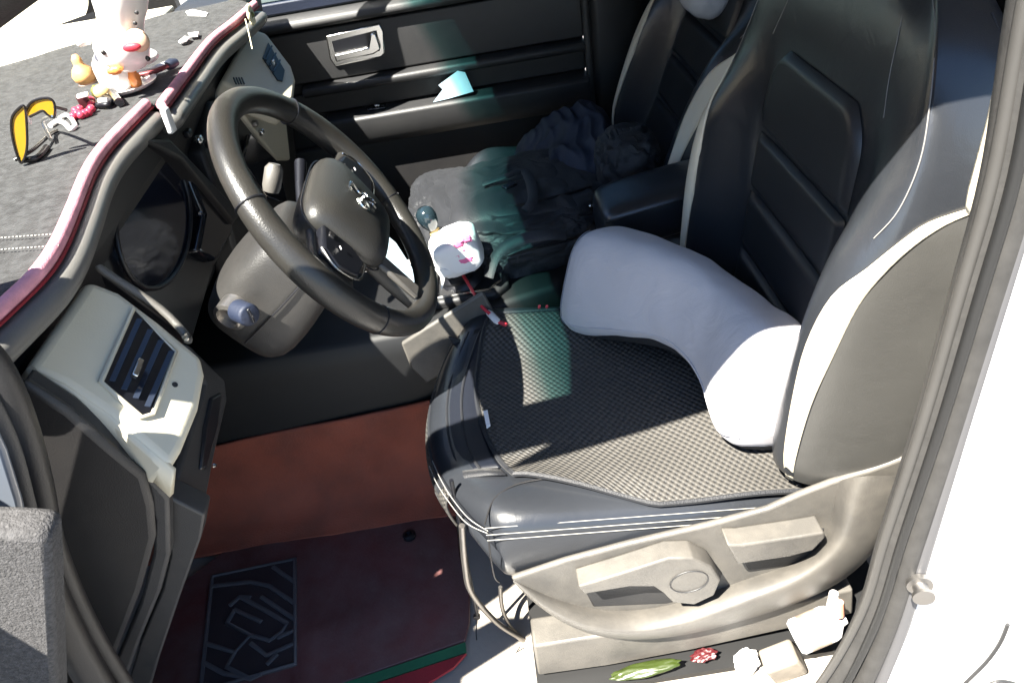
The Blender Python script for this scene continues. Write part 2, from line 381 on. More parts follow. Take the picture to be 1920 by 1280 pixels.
# passenger-side cream panel and vent, centre panel, column stalk side
FN = V((.72, -.12, .66)).normalized(); F0 = V((-.222, .80, .80))
def atf(pl, off=0): return [atp(x, y, off, F0, FN) for x, y in pl]
fp = link('passenger_vent_panel', prism(atf([(470, 52), (500, 62), (548, 125), (556, 150), (552, 185), (540, 205), (440, 165), (415, 150), (440, 105)]), -FN*.05), CREAMP, dash, bevel=.008, bseg=3)
fv = atf([(503, 80), (534, 132), (530, 152), (521, 150), (493, 108)], .003)
link('vent_well', prism(fv, -FN*.004), PLASTIC_B, fp, smooth=False)
for k in range(3):
    f = (k+.7)/4; link('slat', tube_mesh([fv[0].lerp(fv[1], f)+FN*.003, fv[4].lerp(fv[3], f)+FN*.003], .002, 4), SLATM, fp)
link('vent_knob', box(atp(513, 118, .006, F0, FN), (.006, .006, .012)), CHROME, fp, bevel=.001)
for k in range(4): link('grille_slot', tube_mesh(atf([(438+5*k, 146), (443+5*k, 158)], .001), .0016, 4), PLASTIC_B, fp)
link('centre_stack', prism(ats([(395, 190), (470, 170), (548, 205), (560, 330), (600, 420), (590, 560), (470, 560), (430, 420), (380, 280)], x=-.272), (-.05, 0, 0)), PLASTIC_D, dash, bevel=.008)
link('centre_trim', prism(ats([(455, 175), (535, 208), (545, 300), (520, 300), (470, 235), (448, 205)], x=-.262), (-.02, 0, 0)), CREAMP, dash, bevel=.005)
for i, p in enumerate([(372, 262), (392, 270), (478, 232), (490, 248), (352, 250)]):
    link('switch', box(at(*p, x=-.258), (.012, .016, .012)), (CHROME, PLASTIC_B, STEEL)[i % 3], dash, bevel=.003)
link('radio_face', prism(ats([(470, 250), (520, 300), (540, 380), (500, 370), (455, 300)], x=-.258), (-.012, 0, 0)), GLOSSB, dash, bevel=.004)

# felt mat over the dash with pink piping
edge = near_run + far_run
dm = thing('dash_mat', 'grey felt mat with pink piped edge lying over the dashboard top', 'dash mat', (-.5, .35, .868))
front_b = [(-.60, -.33), (-.80, .0), (-.83, .35), (-.76, .50), (-.665, .595), (-.60, .63), (-.53, .72), (-.46, .79), (-.40, .842), (-.30, .84)]
def mat_surf(a, b):
    e = edge[min(int(b*(len(edge)-1)), len(edge)-2)].lerp(edge[min(int(b*(len(edge)-1))+1, len(edge)-1)], (b*(len(edge)-1)) % 1)
    n = len(front_b)-1; i = min(int(b*n), n-1); f = b*n-i
    q = V((front_b[i][0]*(1-f)+front_b[i+1][0]*f, front_b[i][1]*(1-f)+front_b[i+1][1]*f, .868))
    p = e.lerp(q, a)
    p.z = .870 + .006*noise.noise(p*9)*min(1, a*6) + .004*math.sin(a*math.pi)
    return p
link('felt', patch(mat_surf, 40, 60), FELT, dm, solid=.005)
for run in (near_run, far_run):
    link('piping', tube_mesh([p+V((.001, 0, .004)) for p in run], .0075, 10), PINK, dm)
    link('binding_seam', tube_mesh([p+V((.008, 0, -.002)) for p in run], .0018, 6), REDST, dm)
# stitched row on the felt
for off in (0, 22):
    sv, sf = [], []
    for x in range(-12, 112, 7):
        me_ = tube_mesh([at(x, 446+off-.07*x, z=.8755), at(x+4, 445.5+off-.07*x, z=.8755)], .0008, 4); b0 = len(sv)
        sv += [v.co.copy() for v in me_.vertices]; sf += [tuple(b0+i for i in p.vertices) for p in me_.polygons]
    link('stitch_row', pyd(sv, sf), THREAD, dm)

# ------------------------------------------------------------------ steering wheel
WC = V((0, 0, .763)); TILT = R(31.2)
WN = V((math.cos(TILT), 0, math.sin(TILT))); WU = V((-math.sin(TILT), 0, math.cos(TILT))); WS = V((0, 1, 0))
def wl(u, s, n=0): return WC + WU*u + WS*s + WN*n
sw = thing('steering_wheel', 'worn dark leather steering wheel with button pods and chrome emblem', 'steering wheel', WC)
WLEATHER = mat('wheel_leather', (.022, .0205, .018), .33, .16, 330, tex='VORONOI', var=.3, vscale=14)
WPL = mat('wheel_plastic', (.020, .0195, .018), .36, .25, 600, dust=.08, dustcol=(.10, .09, .08))
rim = []
for k in range(72):
    a = k*2*math.pi/72; q = 1 - .05*max(0, -math.cos(a))**3
    rim.append(wl(.174*math.cos(a)*q, .174*math.sin(a)))
link('rim', tube_mesh(rim, [.0165+.0022*max(0, math.cos(2*(k*2*math.pi/72)-math.pi)) for k in range(72)]+[0], 16, True, ref=WN), WLEATHER, sw)
for a in (52, 118, 242, 308):
    a = R(a); c = wl(.174*math.cos(a), .174*math.sin(a)); er = WU*math.cos(a)+WS*math.sin(a)
    link('seam', tube_mesh([c + (er*math.cos(t)+WN*math.sin(t))*.0177 for t in [i*math.pi/12 for i in range(24)]], .0011, 5, True), PLASTIC_B, sw)
# hub pad: rounded loops
def hubring(su, ss, n, cu=-.012, e=.46):
    r = []
    for k in range(40):
        t = k*2*math.pi/40; c, s_ = math.cos(t), math.sin(t)
        u = math.copysign(abs(c)**e, c)*su; s2 = math.copysign(abs(s_)**e, s_)*ss*(1+.14*(u/su))
        r.append(wl(cu+u, s2, n))
    return r
link('hub', loft([hubring(.050, .060, -.045), hubring(.060, .072, -.02), hubring(.066, .080, .004), hubring(.064, .077, .016), hubring(.054, .066, .028), hubring(.036, .045, .034), hubring(.012, .015, .036)]), WPL, sw, sub=1)
link('hub_seam', tube_mesh(hubring(.067, .081, .001), .0012, 5, True), PLASTIC_B, sw)
def spoke(u0, s0, u1, s1, w0, w1, n0=-.004, n1=0, th=.012, name='spoke', m=None):
    d = V((u1-u0, s1-s0)); L = d.length; d /= L; pn = V((-d.y, d.x)); rings = []
    for k in range(9):
        f = k/8; wd = w0+(w1-w0)*f - .008*math.sin(f*math.pi); nn = n0+(n1-n0)*f - .006*math.sin(f*math.pi); c = V((u0, s0))+d*L*f
        ring = []
        for (a, b) in ((-1, -.6), (-1, .4), (-.8, 1), (.8, 1), (1, .4), (1, -.6), (.8, -1), (-.8, -1)):
            q = c+pn*a*wd; ring.append(wl(q.x, q.y, nn+b*th))
        rings.append(ring)
    return link(name, loft(rings), m or WPL, sw, sub=1)
spoke(-.005, -.05, -.014, -.172, .046, .034); spoke(-.005, .05, -.014, .172, .046, .034)
spoke(-.05, -.030, -.160, -.042, .020, .020);
link('spoke_trim', loft([[wl(u, s, n) for u, s, n in ((-.070+dx, -.055, .010), (-.070+dx, -.030, .012), (-.070+dx, -.030, .004), (-.070+dx, -.055, .002))] for dx in (0, -.03, -.07)]), PLASTIC_T, sw, bevel=.003)
for sg in (-1, 1):
    pod = link('button_pod', prism([wl(u, sg*s, .014) for u, s in ((.026, .082), (.018, .128), (-.006, .142), (-.036, .128), (-.042, .090), (-.020, .078))], -WN*.016), PLASTIC_B, sw, bevel=.004)
    for (u, s) in ((.012, .095), (.008, .118), (-.012, .100), (-.014, .124), (-.032, .102), (-.002, .108)):
        link('button', box((0, 0, 0), (.008, .010, .003)), PLASTIC_D, pod, bevel=.0015)
        o = bpy.data.objects[-1] if False else pod.children[-1]
        o.data.transform(Matrix.Translation(-(-WC))) if False else None
        me = o.data; me.transform(Matrix.Translation(WC))      # undo parent shift, then place
        me.transform(Matrix.Translation(wl(u, sg*s, .0150)-WC) @ Matrix((WU, WS, WN)).transposed().to_4x4())
        link('button_mark', tube_mesh([wl(u-.0015, sg*s-.002, .0167), wl(u+.0015, sg*s+.002, .0167)], .0007, 4), WHITE, pod)
    link('pod_trim', tube_mesh(smooth_path([wl(u, sg*s, .0125) for u, s in ((.020, .130), (-.006, .145), (-.038, .131), (-.044, .092))], 4), .0014, 6), CHROME, sw)
# emblem: two curled chrome strokes
em = [[(.022, -.004), (.020, .012), (.006, .004), (-.002, .016), (-.010, .012)], [(.006, -.014), (-.004, -.020), (-.014, -.012), (-.008, -.002), (-.016, .006), (-.024, .002)], [(-.002, .004), (-.014, .016), (-.022, .014)]]
for e in em:
    link('emblem', tube_mesh(smooth_path([wl(u-.006, s, .0375) for u, s in e], 5), .0018, 6), CHROME, sw)

# steering column
colm = thing('steering_column', 'grey plastic steering column shroud with ignition barrel and stalk', 'column', WC-WN*.25)
def cring(n, hw, up, dn, off=0, e=.6):
    r = []
    for k in range(28):
        t = k*2*math.pi/28; c, s_ = math.cos(t), math.sin(t)
        r.append(wl(off+math.copysign(abs(c)**e, c)*(up if c > 0 else dn), math.copysign(abs(s_)**e, s_)*hw, n))
    return r
link('shroud', loft([cring(-.045, .030, .030, .035), cring(-.05, .056, .046, .058), cring(-.065, .066, .052, .066), cring(-.11, .072, .056, .078, -.004), cring(-.16, .074, .056, .086, -.008), cring(-.20, .070, .05, .088, -.012), cring(-.23, .055, .04, .07, -.014)]), mat('column_plastic', (.022, .0215, .021), .36, .25, 600, dust=.16, dustcol=(.10, .09, .08)), colm, sub=1)
link('shroud_seam', tube_mesh(smooth_path([wl(-.018, -.0665, -.065), wl(-.022, -.0735, -.11), wl(-.026, -.0755, -.16), wl(-.03, -.072, -.20)], 4), .0014, 6), PLASTIC_B, colm)
ig = at(432, 592, y=-.082)
link('ignition_barrel', lathe([(.020, .03), (.021, -.004), (.016, -.006), (.015, .002), (0, .002)], ig, (.35, 1, .1), 24), STEEL, colm)
kb = link('ignition_knob', lathe([(0, 0), (.0125, .001), (.0145, .004), (.0145, .03), (0, .032)], at(470, 592, y=-.108), (-.9, .9, -.1), 24), NAVY, colm, bevel=.001)
link('knob_grip', box(at(470, 592, y=-.110), (.004, .004, .02)), GLOSSB, colm, bevel=.001)
link('stalk', tube_mesh([wl(.01, .06, -.07), wl(.03, .11, -.06), wl(.045, .15, -.05)], [.006, .007, .009], 10), PLASTIC_B, colm)
st = at(518, 335, y=.12)
link('stalk_tip', lathe([(0, 0), (.011, .002), (.013, .01), (.013, .035), (.008, .042), (0, .042)], st+V((-.015, 0, -.02)), (.45, .35, 1), 18), PLASTIC_T, colm)

# ------------------------------------------------------------------ footwell: carpeted tunnel, floor mat
def tun(a, b):
    x = -.75+1.0*a; prof_ = [(.105, .004), (.13, .012), (.165, .030), (.195, .075), (.210, .13), (.218, .20)]
    t = b*(len(prof_)-1); q = cr([V((0, y, z)) for y, z in prof_], t)
    up = 1+.30*max(0, (x+.45))
    return V((x, q.y+.006*noise.noise(V((x*5, b*3, 1))), q.z*up+.003*noise.noise(V((x*9, b*5, 4)))))
struct('tunnel_carpet', patch(tun, 50, 24), CARPET, solid=.006)
tag(link('carpet_scuff', patch(lambda a, b: tun(.44+.16*a, .26+.10*b)+V((0, -.0025, .0025)), 8, 4), mat('worn_carpet', (.10, .085, .085), .9, .3, 300, var=.5, vscale=30)), kind='structure')
fm = thing('floor_mat', 'dark red vinyl footwell mat with ribbed heel pad and green stripe', 'floor mat', (-.25, -.1, .004))
mpoly = [at(x, y, z=.010) for x, y in ((330, 1100), (420, 1032), (640, 995), (850, 952), (858, 1000), (862, 1040), (880, 1100), (880, 1165), (872, 1200), (640, 1280), (560, 1320), (240, 1420))]
link('mat_sheet', prism(mpoly, (0, 0, -.007)), MATRED, fm, bevel=.002)
hp = [at(x, y, z=.0125) for x, y in ((396, 1077), (556, 1044), (556, 1246), (372, 1300))]
hb = link('heel_pad', prism(hp, (0, 0, -.004)), HEELB, fm, bevel=.001)
def rib(pts, r=.0046, closed=False):
    link('rib', tube_mesh(smooth_path([at(x, y, z=.0135) for x, y in pts], 1, closed), r, 6, closed, flat=.7), HEELP, hb)
rib([(398, 1080), (553, 1047), (553, 1243), (376, 1295)], closed=True)
for pts in ([(398, 1098), (470, 1090), (505, 1098), (552, 1130)], [(512, 1062), (530, 1075), (552, 1090)], [(385, 1205), (440, 1222), (470, 1190), (425, 1168), (440, 1142), (490, 1165)],
            [(450, 1118), (500, 1145), (538, 1168), (528, 1185), (505, 1200), (470, 1190)], [(440, 1142), (425, 1168)], [(470, 1120), (450, 1118), (430, 1135)], [(380, 1240), (420, 1262), (465, 1270)],
            [(470, 1205), (500, 1228), (552, 1205)], [(440, 1222), (425, 1250), (470, 1272), (490, 1262)], [(500, 1245), (520, 1225)], [(490, 1118), (552, 1160)], [(520, 1195), (552, 1180)]):
    rib(pts)
link('fastener', lathe([(0, .0), (.013, 0), (.013, .006), (.007, .008), (.006, .003), (0, .003)], at(768, 1005, z=.010), (0, 0, 1), 20), PLASTIC_B, fm)
link('green_band', prism([at(x, y, z=.0115) for x, y in ((872, 1203), (874, 1222), (700, 1280), (560, 1320), (520, 1320), (640, 1281), (760, 1241))], (0, 0, -.006)), GREEN, fm)
link('red_band', prism([at(x, y, z=.012) for x, y in ((874, 1224), (850, 1250), (720, 1330), (560, 1330), (700, 1282))], (0, 0, -.006)), REDST, fm)

# ------------------------------------------------------------------ centre console, gear lever
con = thing('centre_console', 'grey plastic centre console between the seats below the dash', 'console', (.1, .36, .2))
def cons(a, ins, z): # outline in plan
    return [V((x, y, z)) for x, y in ((-.62, .22+ins), (-.30, .22+ins), (-.02, .225+ins), (.10, .245+ins), (.20, .275+ins), (.30, .30+ins), (.34-ins, .36), (.30, .45-ins), (.0, .49-ins), (-.62, .49-ins))]
link('base', loft([cons(0, 0, .10), cons(0, 0, .34), cons(0, .006, .375), cons(0, .014, .385)]), BLACKP, con, bevel=.006)
link('side_panel', prism(ats([(752, 645), (905, 548), (935, 600), (850, 690), (800, 720), (770, 690)], y=.222), (0, .01, 0)), PLASTIC_T, con, bevel=.004)
link('gear_surround', prism([V((x, y, .402)) for x, y in ((.04, .29), (.17, .29), (.20, .32), (.20, .42), (.17, .45), (.04, .45))], (0, 0, -.02)), PLASTIC, con, bevel=.006)
link('gear_surround_rim', tube_mesh([V((x, y, .404)) for x, y in ((.06, .30), (.16, .30), (.185, .325), (.185, .415), (.16, .44), (.06, .44))], .004, 6, True), CHROME, con)
gk = at(803, 412, y=.36)
gear = thing('gear_lever', 'black round gear knob with tan collar on a rubber boot', 'gear lever', (.10, .36, .40))
ga = (gk-V((.11, .36, .40))).normalized()
link('knob', lathe([(0, -.022), (.010, -.020), (.0165, -.008), (.019, .006), (.017, .018), (.010, .025), (0, .027)], gk, ga, 24), mat('gear_knob', (.012, .022, .028), .15, coat=.6), gear)
link('collar', lathe([(.0085, -.05), (.011, -.042), (.011, -.026), (.008, -.020), (0, -.02)], gk, ga, 18), mat('tan_collar', (.50, .36, .16), .35), gear)
link('shaft', tube_mesh([gk-ga*.045, V((.11, .36, .40))], .006, 10), STEEL, gear)
link('boot', lathe([(.05, 0), (.046, .012), (.040, .016), (.040, .022), (.030, .030), (.030, .036), (.018, .050), (.012, .06), (.008, .062)], (.11, .36, .398), ga, 24), PLASTIC_B, gear)

tp = thing('tissue_pack', 'soft white tissue pack with pink print beside the gear knob', 'tissue pack', (.15, .34, .41))
me = blob(at(856, 468, y=.335), (.047, .045, .040), 4, .07, 2.2, .45, Quaternion((0, 1, 0), R(-12)), 3)
link('pack', me, WHITE, tp)
for (px_, py_, rx, rz) in ((860, 456, .010, .008), (872, 486, .016, .008), (876, 448, .008, .005), (858, 478, .007, .004), (868, 466, .004, .003)):
    link('print', blob(at(px_, py_, y=.296), (rx, .006, rz), 3, .3, 2.5, .3, None, px_), PINKP, tp)
link('loose_corner', prism(ats([(815, 505), (880, 508), (836, 516), (828, 545), (826, 520)], y=.29), (0, .003, 0)), WHITE, tp, smooth=False)
pb = tag(link('paper_sheet', loft([[at(x, y, y=.30+d) for x, y in ((712, 430), (742, 455), (800, 545), (800, 565), (755, 545), (720, 500))] for d in (0, .008, .01)]), PALEB), 'pale blue paper packet seen through the steering wheel opening', 'paper')
cb = thing('charging_cable', 'red charging cable with white plug lying on the console edge', 'cable', at(900, 565, z=.41))
cp = [at(866, 512, z=.43), at(880, 535, z=.432), at(892, 556, z=.430), at(903, 574, z=.424), at(918, 588, z=.418)]
link('cord', tube_mesh(smooth_path(cp, 5), .0032, 8), REDC, cb)
link('plug', tube_mesh([at(914, 583, z=.414), at(918, 587, z=.414), at(932, 602, z=.414), at(935, 605, z=.414)], [.004, .0068, .0068, .005], 10, flat=.6), WHITE, cb)
link('plug_tip', tube_mesh([at(933, 602, z=.414), at(949, 609, z=.414)], .0045, 8, flat=.6), REDC, cb)

# ------------------------------------------------------------------ seats
class Back:
    LV = [  # z, x front centre, half width, bolster, thickness
        (.36, .600, .215, .030, .05), (.365, .583, .245, .055, .10), (.40, .576, .262, .066, .115), (.48, .588, .268, .078, .12), (.56, .597, .270, .080, .12), (.64, .604, .270, .074, .12), (.70, .609, .268, .060, .12),
        (.76, .613, .262, .032, .12), (.82, .619, .250, .012, .115), (.87, .625, .232, .004, .11), (.915, .634, .205, 0, .10), (.95, .646, .165, -.006, .085), (.975, .660, .110, -.012, .06), (.985, .675, .05, -.015, .03)]
    RING = [(0, 0, 0), (.28, 0, 0), (.50, .05, 0), (.62, .32, 0), (.74, .82, 0), (.84, 1, 0), (.93, .86, 0), (.985, .40, 0), (1.0, 0, .25), (.99, 0, .7), (.90, 0, .96), (.5, 0, 1.02), (0, 0, 1.03)]
    N = 24
    def __init__(s, off, lean=0): s.off = V(off); s.rot = Quaternion((0, 1, 0), R(lean)); s.piv = V((.6, 0, .38))
    def level(s, v):
        return [cr([V((a, b, c)) for a, b, c in [(L[0], L[1], L[2]) for L in s.LV]], v), cr([V((a, b, 0)) for a, b in [(L[3], L[4]) for L in s.LV]], v)]
    def zv(s, z):
        for i in range(len(s.LV)-1):
            if z <= s.LV[i+1][0]: return i + (z-s.LV[i][0])/(s.LV[i+1][0]-s.LV[i][0])
        return len(s.LV)-1
    def pt(s, t, v, o=0):
        """t ring control index (0 centre front, 12 centre back, negative = near side)"""
        A, B = s.level(v); sg = -1 if t < 0 else 1; t = abs(t)
        y, b, k = cr([V(q) for q in s.RING], t)
        fwd = V((-math.cos(R(16)), 0, math.sin(R(16))))
        p = V((A.y, sg*y*A.z, A.x)) + fwd*(b*B.x - k*B.y)
        if o:
            e = .05; du = s.pt(sg*(t+e), v)-s.pt(sg*(t-e) if t > e else 0, v); dv = s.pt(sg*t, v+e)-s.pt(sg*t, v-e)
            n = du.cross(dv).normalized()
            c = (s.pt(0, v)+s.pt(12, v))/2
            if n.dot(s.pt(sg*t, v)-c) < 0: n = -n
            return s.pt(sg*t, v) + n*o
        return s.rot @ (p-s.piv) + s.piv + s.off
    def mesh(s):
        rings = []
        for i in range((len(s.LV)-1)*4+1):
            v = i/4
            rings.append([s.pt(t, v) for t in [k/2 for k in range(0, 25)]] + [s.pt(-t, v) for t in [12-k/2 for k in range(1, 24)]])
        return loft(rings)
    def line(s, pts, o=.001, k=6): return smooth_path([s.pt(t, s.zv(z), o) for t, z in pts], k)
    def ribbon(s, rows, o=.003, nn=6):
        """rows of (z, t0, t1)"""
        vs = []
        for z, t0, t1 in rows: vs.append([s.pt(t0+(t1-t0)*j/nn, s.zv(z), o) for j in range(nn+1)])
        vs = [[cr([r[j] for r in vs], i/4) for j in range(nn+1)] for i in range((len(rows)-1)*4+1)]
        return loft(vs, closed=False, caps=False)

def build_back(seat, B, pads=True):
    bk = link('backrest', B.mesh(), LEATHER, seat, sub=0)
    # inset pads up the middle
    zs = [(.42, .512), (.520, .612), (.620, .708), (.716, .835)]
    for i, (z0, z1) in enumerate(zs):
        def f(a, b, z0=z0, z1=z1, i=i):
            tt = -2.15 + 4.3*a; zz = z0+(z1-z0)*b
            if i == 3 and b > .5: tt *= 1-.32*((b-.5)/.5)**2
            ed = min(1, 9*min(a, 1-a))*min(1, 7*min(b, 1-b)); ed = math.sqrt(max(0, 1-(1-ed)**2))
            return B.pt(tt, B.zv(zz), .0015+.010*ed)
        link('pad', patch(f, 28, 18), LEATHER2, bk)
    for sg in (-1, 1):
        sh = 0 if sg < 0 else -1.15
        if sg < 0:
            link('side_panel', B.ribbon([(z, sg*a, sg*9.6) for z, a in ((.385, 6.35), (.43, 6.35), (.52, 6.35), (.60, 6.5), (.67, 6.66), (.715, 7.0), (.75, 7.45), (.775, 8.05), (.795, 8.75), (.806, 9.3))], .0022, 16), LEATHER3, bk)
        link('cream_insert', B.ribbon([(z, sg*(a+sh), sg*(b+sh)) for z, a, b in ((.375, 5.9, 6.3), (.43, 5.8, 6.3), (.52, 5.6, 6.3), (.60, 5.5, 6.48), (.67, 5.75, 6.64), (.715, 6.4, 6.95), (.75, 7.0, 7.4), (.775, 7.6, 8.0), (.795, 8.5, 8.7), (.812, 9.4, 9.55))]), CREAM, bk, solid=.003)
        link('stitching', tube_mesh(B.line([(sg*(t+sh), z) for t, z in ((6.4, .385), (6.4, .43), (6.4, .52), (6.55, .60), (6.75, .67), (7.05, .715), (7.5, .75), (8.1, .775), (8.8, .795), (9.5, .81))], .0012), .0007, 5), THREAD, bk)
        link('stitching', tube_mesh(B.line([(sg*6.0, .745), (sg*6.5, .78), (sg*6.8, .83), (sg*6.8, .88), (sg*6.4, .925), (sg*5.4, .955), (sg*3.5, .972), (0, .977)], .0006), .0007, 5), THREAD2, bk)
        link('stitching', tube_mesh(B.line([(sg*3.2, .84), (sg*3.0, .88), (sg*3.1, .92), (sg*3.3, .965)], .0004), .0005, 5), THREAD2, bk)
        link('seam', tube_mesh(B.line([(sg*9.4, .82), (sg*9.4, .86), (sg*9.3, .91), (sg*9, .95)], .0006), .0009, 5), PLASTIC_D, bk)
    return bk

def ctop(x, y):
    ze = .409 - .135*max(0, x-.116) - .10*max(0, .10-x); zc = .378 - .035*(x-.1)
    a = abs(y); f = min(1, max(0, (a-.10)/.11)); f = f*f*(3-2*f)
    return zc + (ze-zc)*f
def cushion_mesh(oy=0, ox=0):
    rings = []
    for x, k in ((.030, .10), (.031, .40), (.036, .70), (.048, .90), (.07, .985), (.10, 1), (.15, 1), (.22, 1), (.30, 1), (.38, 1), (.46, 1), (.54, 1), (.60, 1), (.63, .95), (.64, .5)):
        ring = []; zb = .272 + .10*max(0, x-.12); mid = .335
        top = [(-.10, None), (-.05, None), (0, None), (.05, None), (.10, None), (.14, None), (.18, None), (.215, None), (.238, -.003), (.252, -.014), (.260, -.04), (.262, -.075)]
        half = [(y, ctop(x, y) + (d or 0)) for y, d in top[2:]] + [(.256, zb+.012), (.24, zb), (.12, zb), (0, zb)]
        full = half + [(-y, z) for y, z in half[-2:0:-1]]
        bul = max(0, 1-max(0, x-.03)/.30)**1.5
        for y, z in full:
            ring.append(V((x + .078*bul*(abs(y)/.23)**2.2 + ox, y + oy, mid+(z-mid)*k)))
        rings.append(ring)
    return loft(rings)
ds = thing('driver_seat', 'black leather driver seat with cream inserts and grey side trim', 'seat', (.35, 0, .05))
DB = Back((0, 0, 0)); dbk = build_back(ds, DB)
dcu = link('cushion', cushion_mesh(), LEATHER, ds, sub=1)
def side_line(y, dz, xs): return [V((x, y, ctop(x, y)+dz)) for x in xs]
XS = [.118, .16, .22, .30, .38, .46, .535]
for yy, dz in ((-.2485, -.010), (-.2545, -.017), (-.2580, -.024)):
    link('stitching', tube_mesh(smooth_path(side_line(yy, dz, XS), 4), .0007, 5), THREAD, dcu)
for o_ in (0, .010):
    link('stitching', tube_mesh(smooth_path([V((.121-.0, -.250-o_*.0, .394-o_*.6)), V((.096-o_*.4, -.225, .396-o_)), V((.073-o_*.5, -.18, .391-o_)), V((.055-o_*.7, -.13, .380-o_)), V((.041-o_*.7, -.08, .366-o_))], 5), .0007, 5), THREAD, dcu)
tube('corner_seam', [V((.121, -.252, .394)), V((.118, -.262, .36)), V((.116, -.263, .31)), V((.120, -.256, .285))], .0012, PLASTIC_D, dcu)
tube('panel_seam', [V((.118, -.245, .402)), V((.14, -.20, .404)), V((.20, -.178, .396)), V((.34, -.18, .372)), V((.48, -.185, .352))], .0012, PLASTIC_D, dcu)
# side trim shield
yT = -.272
tr = link('side_trim', prism(ats([(958, 1086), (1060, 1052), (1180, 1020), (1330, 985), (1440, 955), (1500, 928), (1560, 905), (1640, 880), (1720, 850), (1720, 980), (1600, 1062), (1500, 1122), (1380, 1150), (1220, 1175), (1140, 1176), (1060, 1152), (1010, 1125)], y=yT), (0, .010, 0)), PLASTIC_T, ds, bevel=.004, bseg=3)
SH = [ # inner ledge line, crest, lower edge (photo pixels)
    ((962, 1084), (962, 1090), (966, 1094)), ((985, 1095), (990, 1112), (990, 1120)), ((1045, 1122), (1042, 1150), (1038, 1158)), ((1120, 1142), (1105, 1176), (1098, 1188)), ((1180, 1142), (1170, 1184), (1165, 1200)), ((1245, 1134), (1240, 1178), (1240, 1198)),
    ((1320, 1112), (1320, 1155), (1325, 1182)), ((1400, 1080), (1410, 1122), (1420, 1156)), ((1480, 1058), (1498, 1086), (1515, 1124)), ((1532, 1030), (1562, 1040), (1590, 1085)), ((1556, 985), (1592, 985), (1645, 1030)), ((1562, 935), (1600, 925), (1690, 960)), ((1570, 900), (1620, 892), (1720, 890))]
rows = []
for a, b, c in SH:
    i_ = SH.index((a, b, c)); g = min(1, i_/3)
    rows.append([at(*a, y=yT+.004), at(a[0]*.55+b[0]*.45, a[1]*.55+b[1]*.45, y=yT-.018*g), at(*b, y=yT-.034*g), at(b[0]*.7+c[0]*.3, b[1]*.7+c[1]*.3, y=yT-.037*g), at(*c, y=yT-.028*g), at(*c, y=yT+.02)])
link('trim_flange', loft(rows, closed=False, caps=False), PLASTIC_T, tr, sub=2)
rc = link('lever_recess_shade', prism(ats([(1092, 1100), (1180, 1065), (1330, 1040), (1356, 1075), (1340, 1110), (1250, 1132), (1112, 1138)], y=yT-.0015), (0, .01, 0)), PLASTIC, tr, bevel=.003)  # both lever recesses are darker plates, their shade put in the colour
lv = link('height_lever', prism(ats([(1084, 1100), (1170, 1074), (1254, 1047), (1300, 1046), (1334, 1062), (1352, 1088), (1340, 1116), (1302, 1134), (1262, 1130), (1244, 1112), (1226, 1100), (1180, 1100), (1096, 1114)], y=yT-.030), (0, .030, 0)), PLASTIC_T, tr, bevel=.003, bseg=3)
pc = at(1292, 1090, y=yT-.0305)
link('lever_disc', tube_mesh([pc + V((math.cos(k*math.pi/16)*.026, 0, math.sin(k*math.pi/16)*.024)) for k in range(32)], .0009, 6, True), PLASTIC, lv)
link('lever_recess_shade', prism(ats([(1372, 1010), (1548, 990), (1530, 1046), (1490, 1060), (1404, 1070)], y=yT-.0015), (0, .01, 0)), PLASTIC, tr, bevel=.003)
link('recline_lever', prism(ats([(1364, 1022), (1390, 1022), (1500, 1006), (1546, 998), (1548, 1008), (1525, 1032), (1480, 1044), (1384, 1058)], y=yT-.030), (0, .030, 0)), PLASTIC_T, tr, bevel=.003, bseg=3)
link('slide_rail', prism(ats([(1000, 1212), (1130, 1192), (1300, 1165), (1480, 1132), (1600, 1105), (1600, 1150), (1480, 1178), (1300, 1218), (1140, 1248), (1010, 1266)], y=-.262), (0, .05, 0)), PLASTIC_T, ds, bevel=.004)
link('slide_rail', box((.40, .22, .07), (.6, .04, .08)), PLASTIC_T, ds, bevel=.004)
link('frame_pan', box((.40, 0, .20), (.46, .44, .12)), PLASTIC_D, ds, bevel=.02)
# slide adjuster bar and cables under the cushion front
tube('adjuster_bar', ats([(866, 985), (872, 1060), (884, 1110), (930, 1165), (975, 1195), (990, 1212)], y=-.18), .0048, STEEL, ds)
tube('adjuster_bar', ats([(938, 1100), (942, 1140), (958, 1175), (988, 1205)], y=-.17), .0035, STEEL, ds)
link('bar_stop', lathe([(0, -.004), (.007, -.003), (.007, .003), (0, .004)], at(990, 1212, y=-.18), (1, .2, -.5), 12), STEEL, ds)
tube('cable', ats([(846, 900), (862, 980), (874, 1050), (892, 1140), (896, 1155)], y=-.165), .0032, PLASTIC_B, ds)
link('cable_clip', lathe([(0, -.004), (.006, -.003), (.006, .003), (0, .004)], at(894, 1155, y=-.165), (0, 1, 0), 10), PLASTIC_D, ds)
tube('thin_wire', ats([(894, 1158), (893, 1190), (897, 1225)], y=-.165), .0009, PLASTIC_B, ds)
tube('thin_wire', ats([(975, 1212), (966, 1228), (966, 1250), (970, 1262)], y=-.20), .0009, PLASTIC_B, ds)

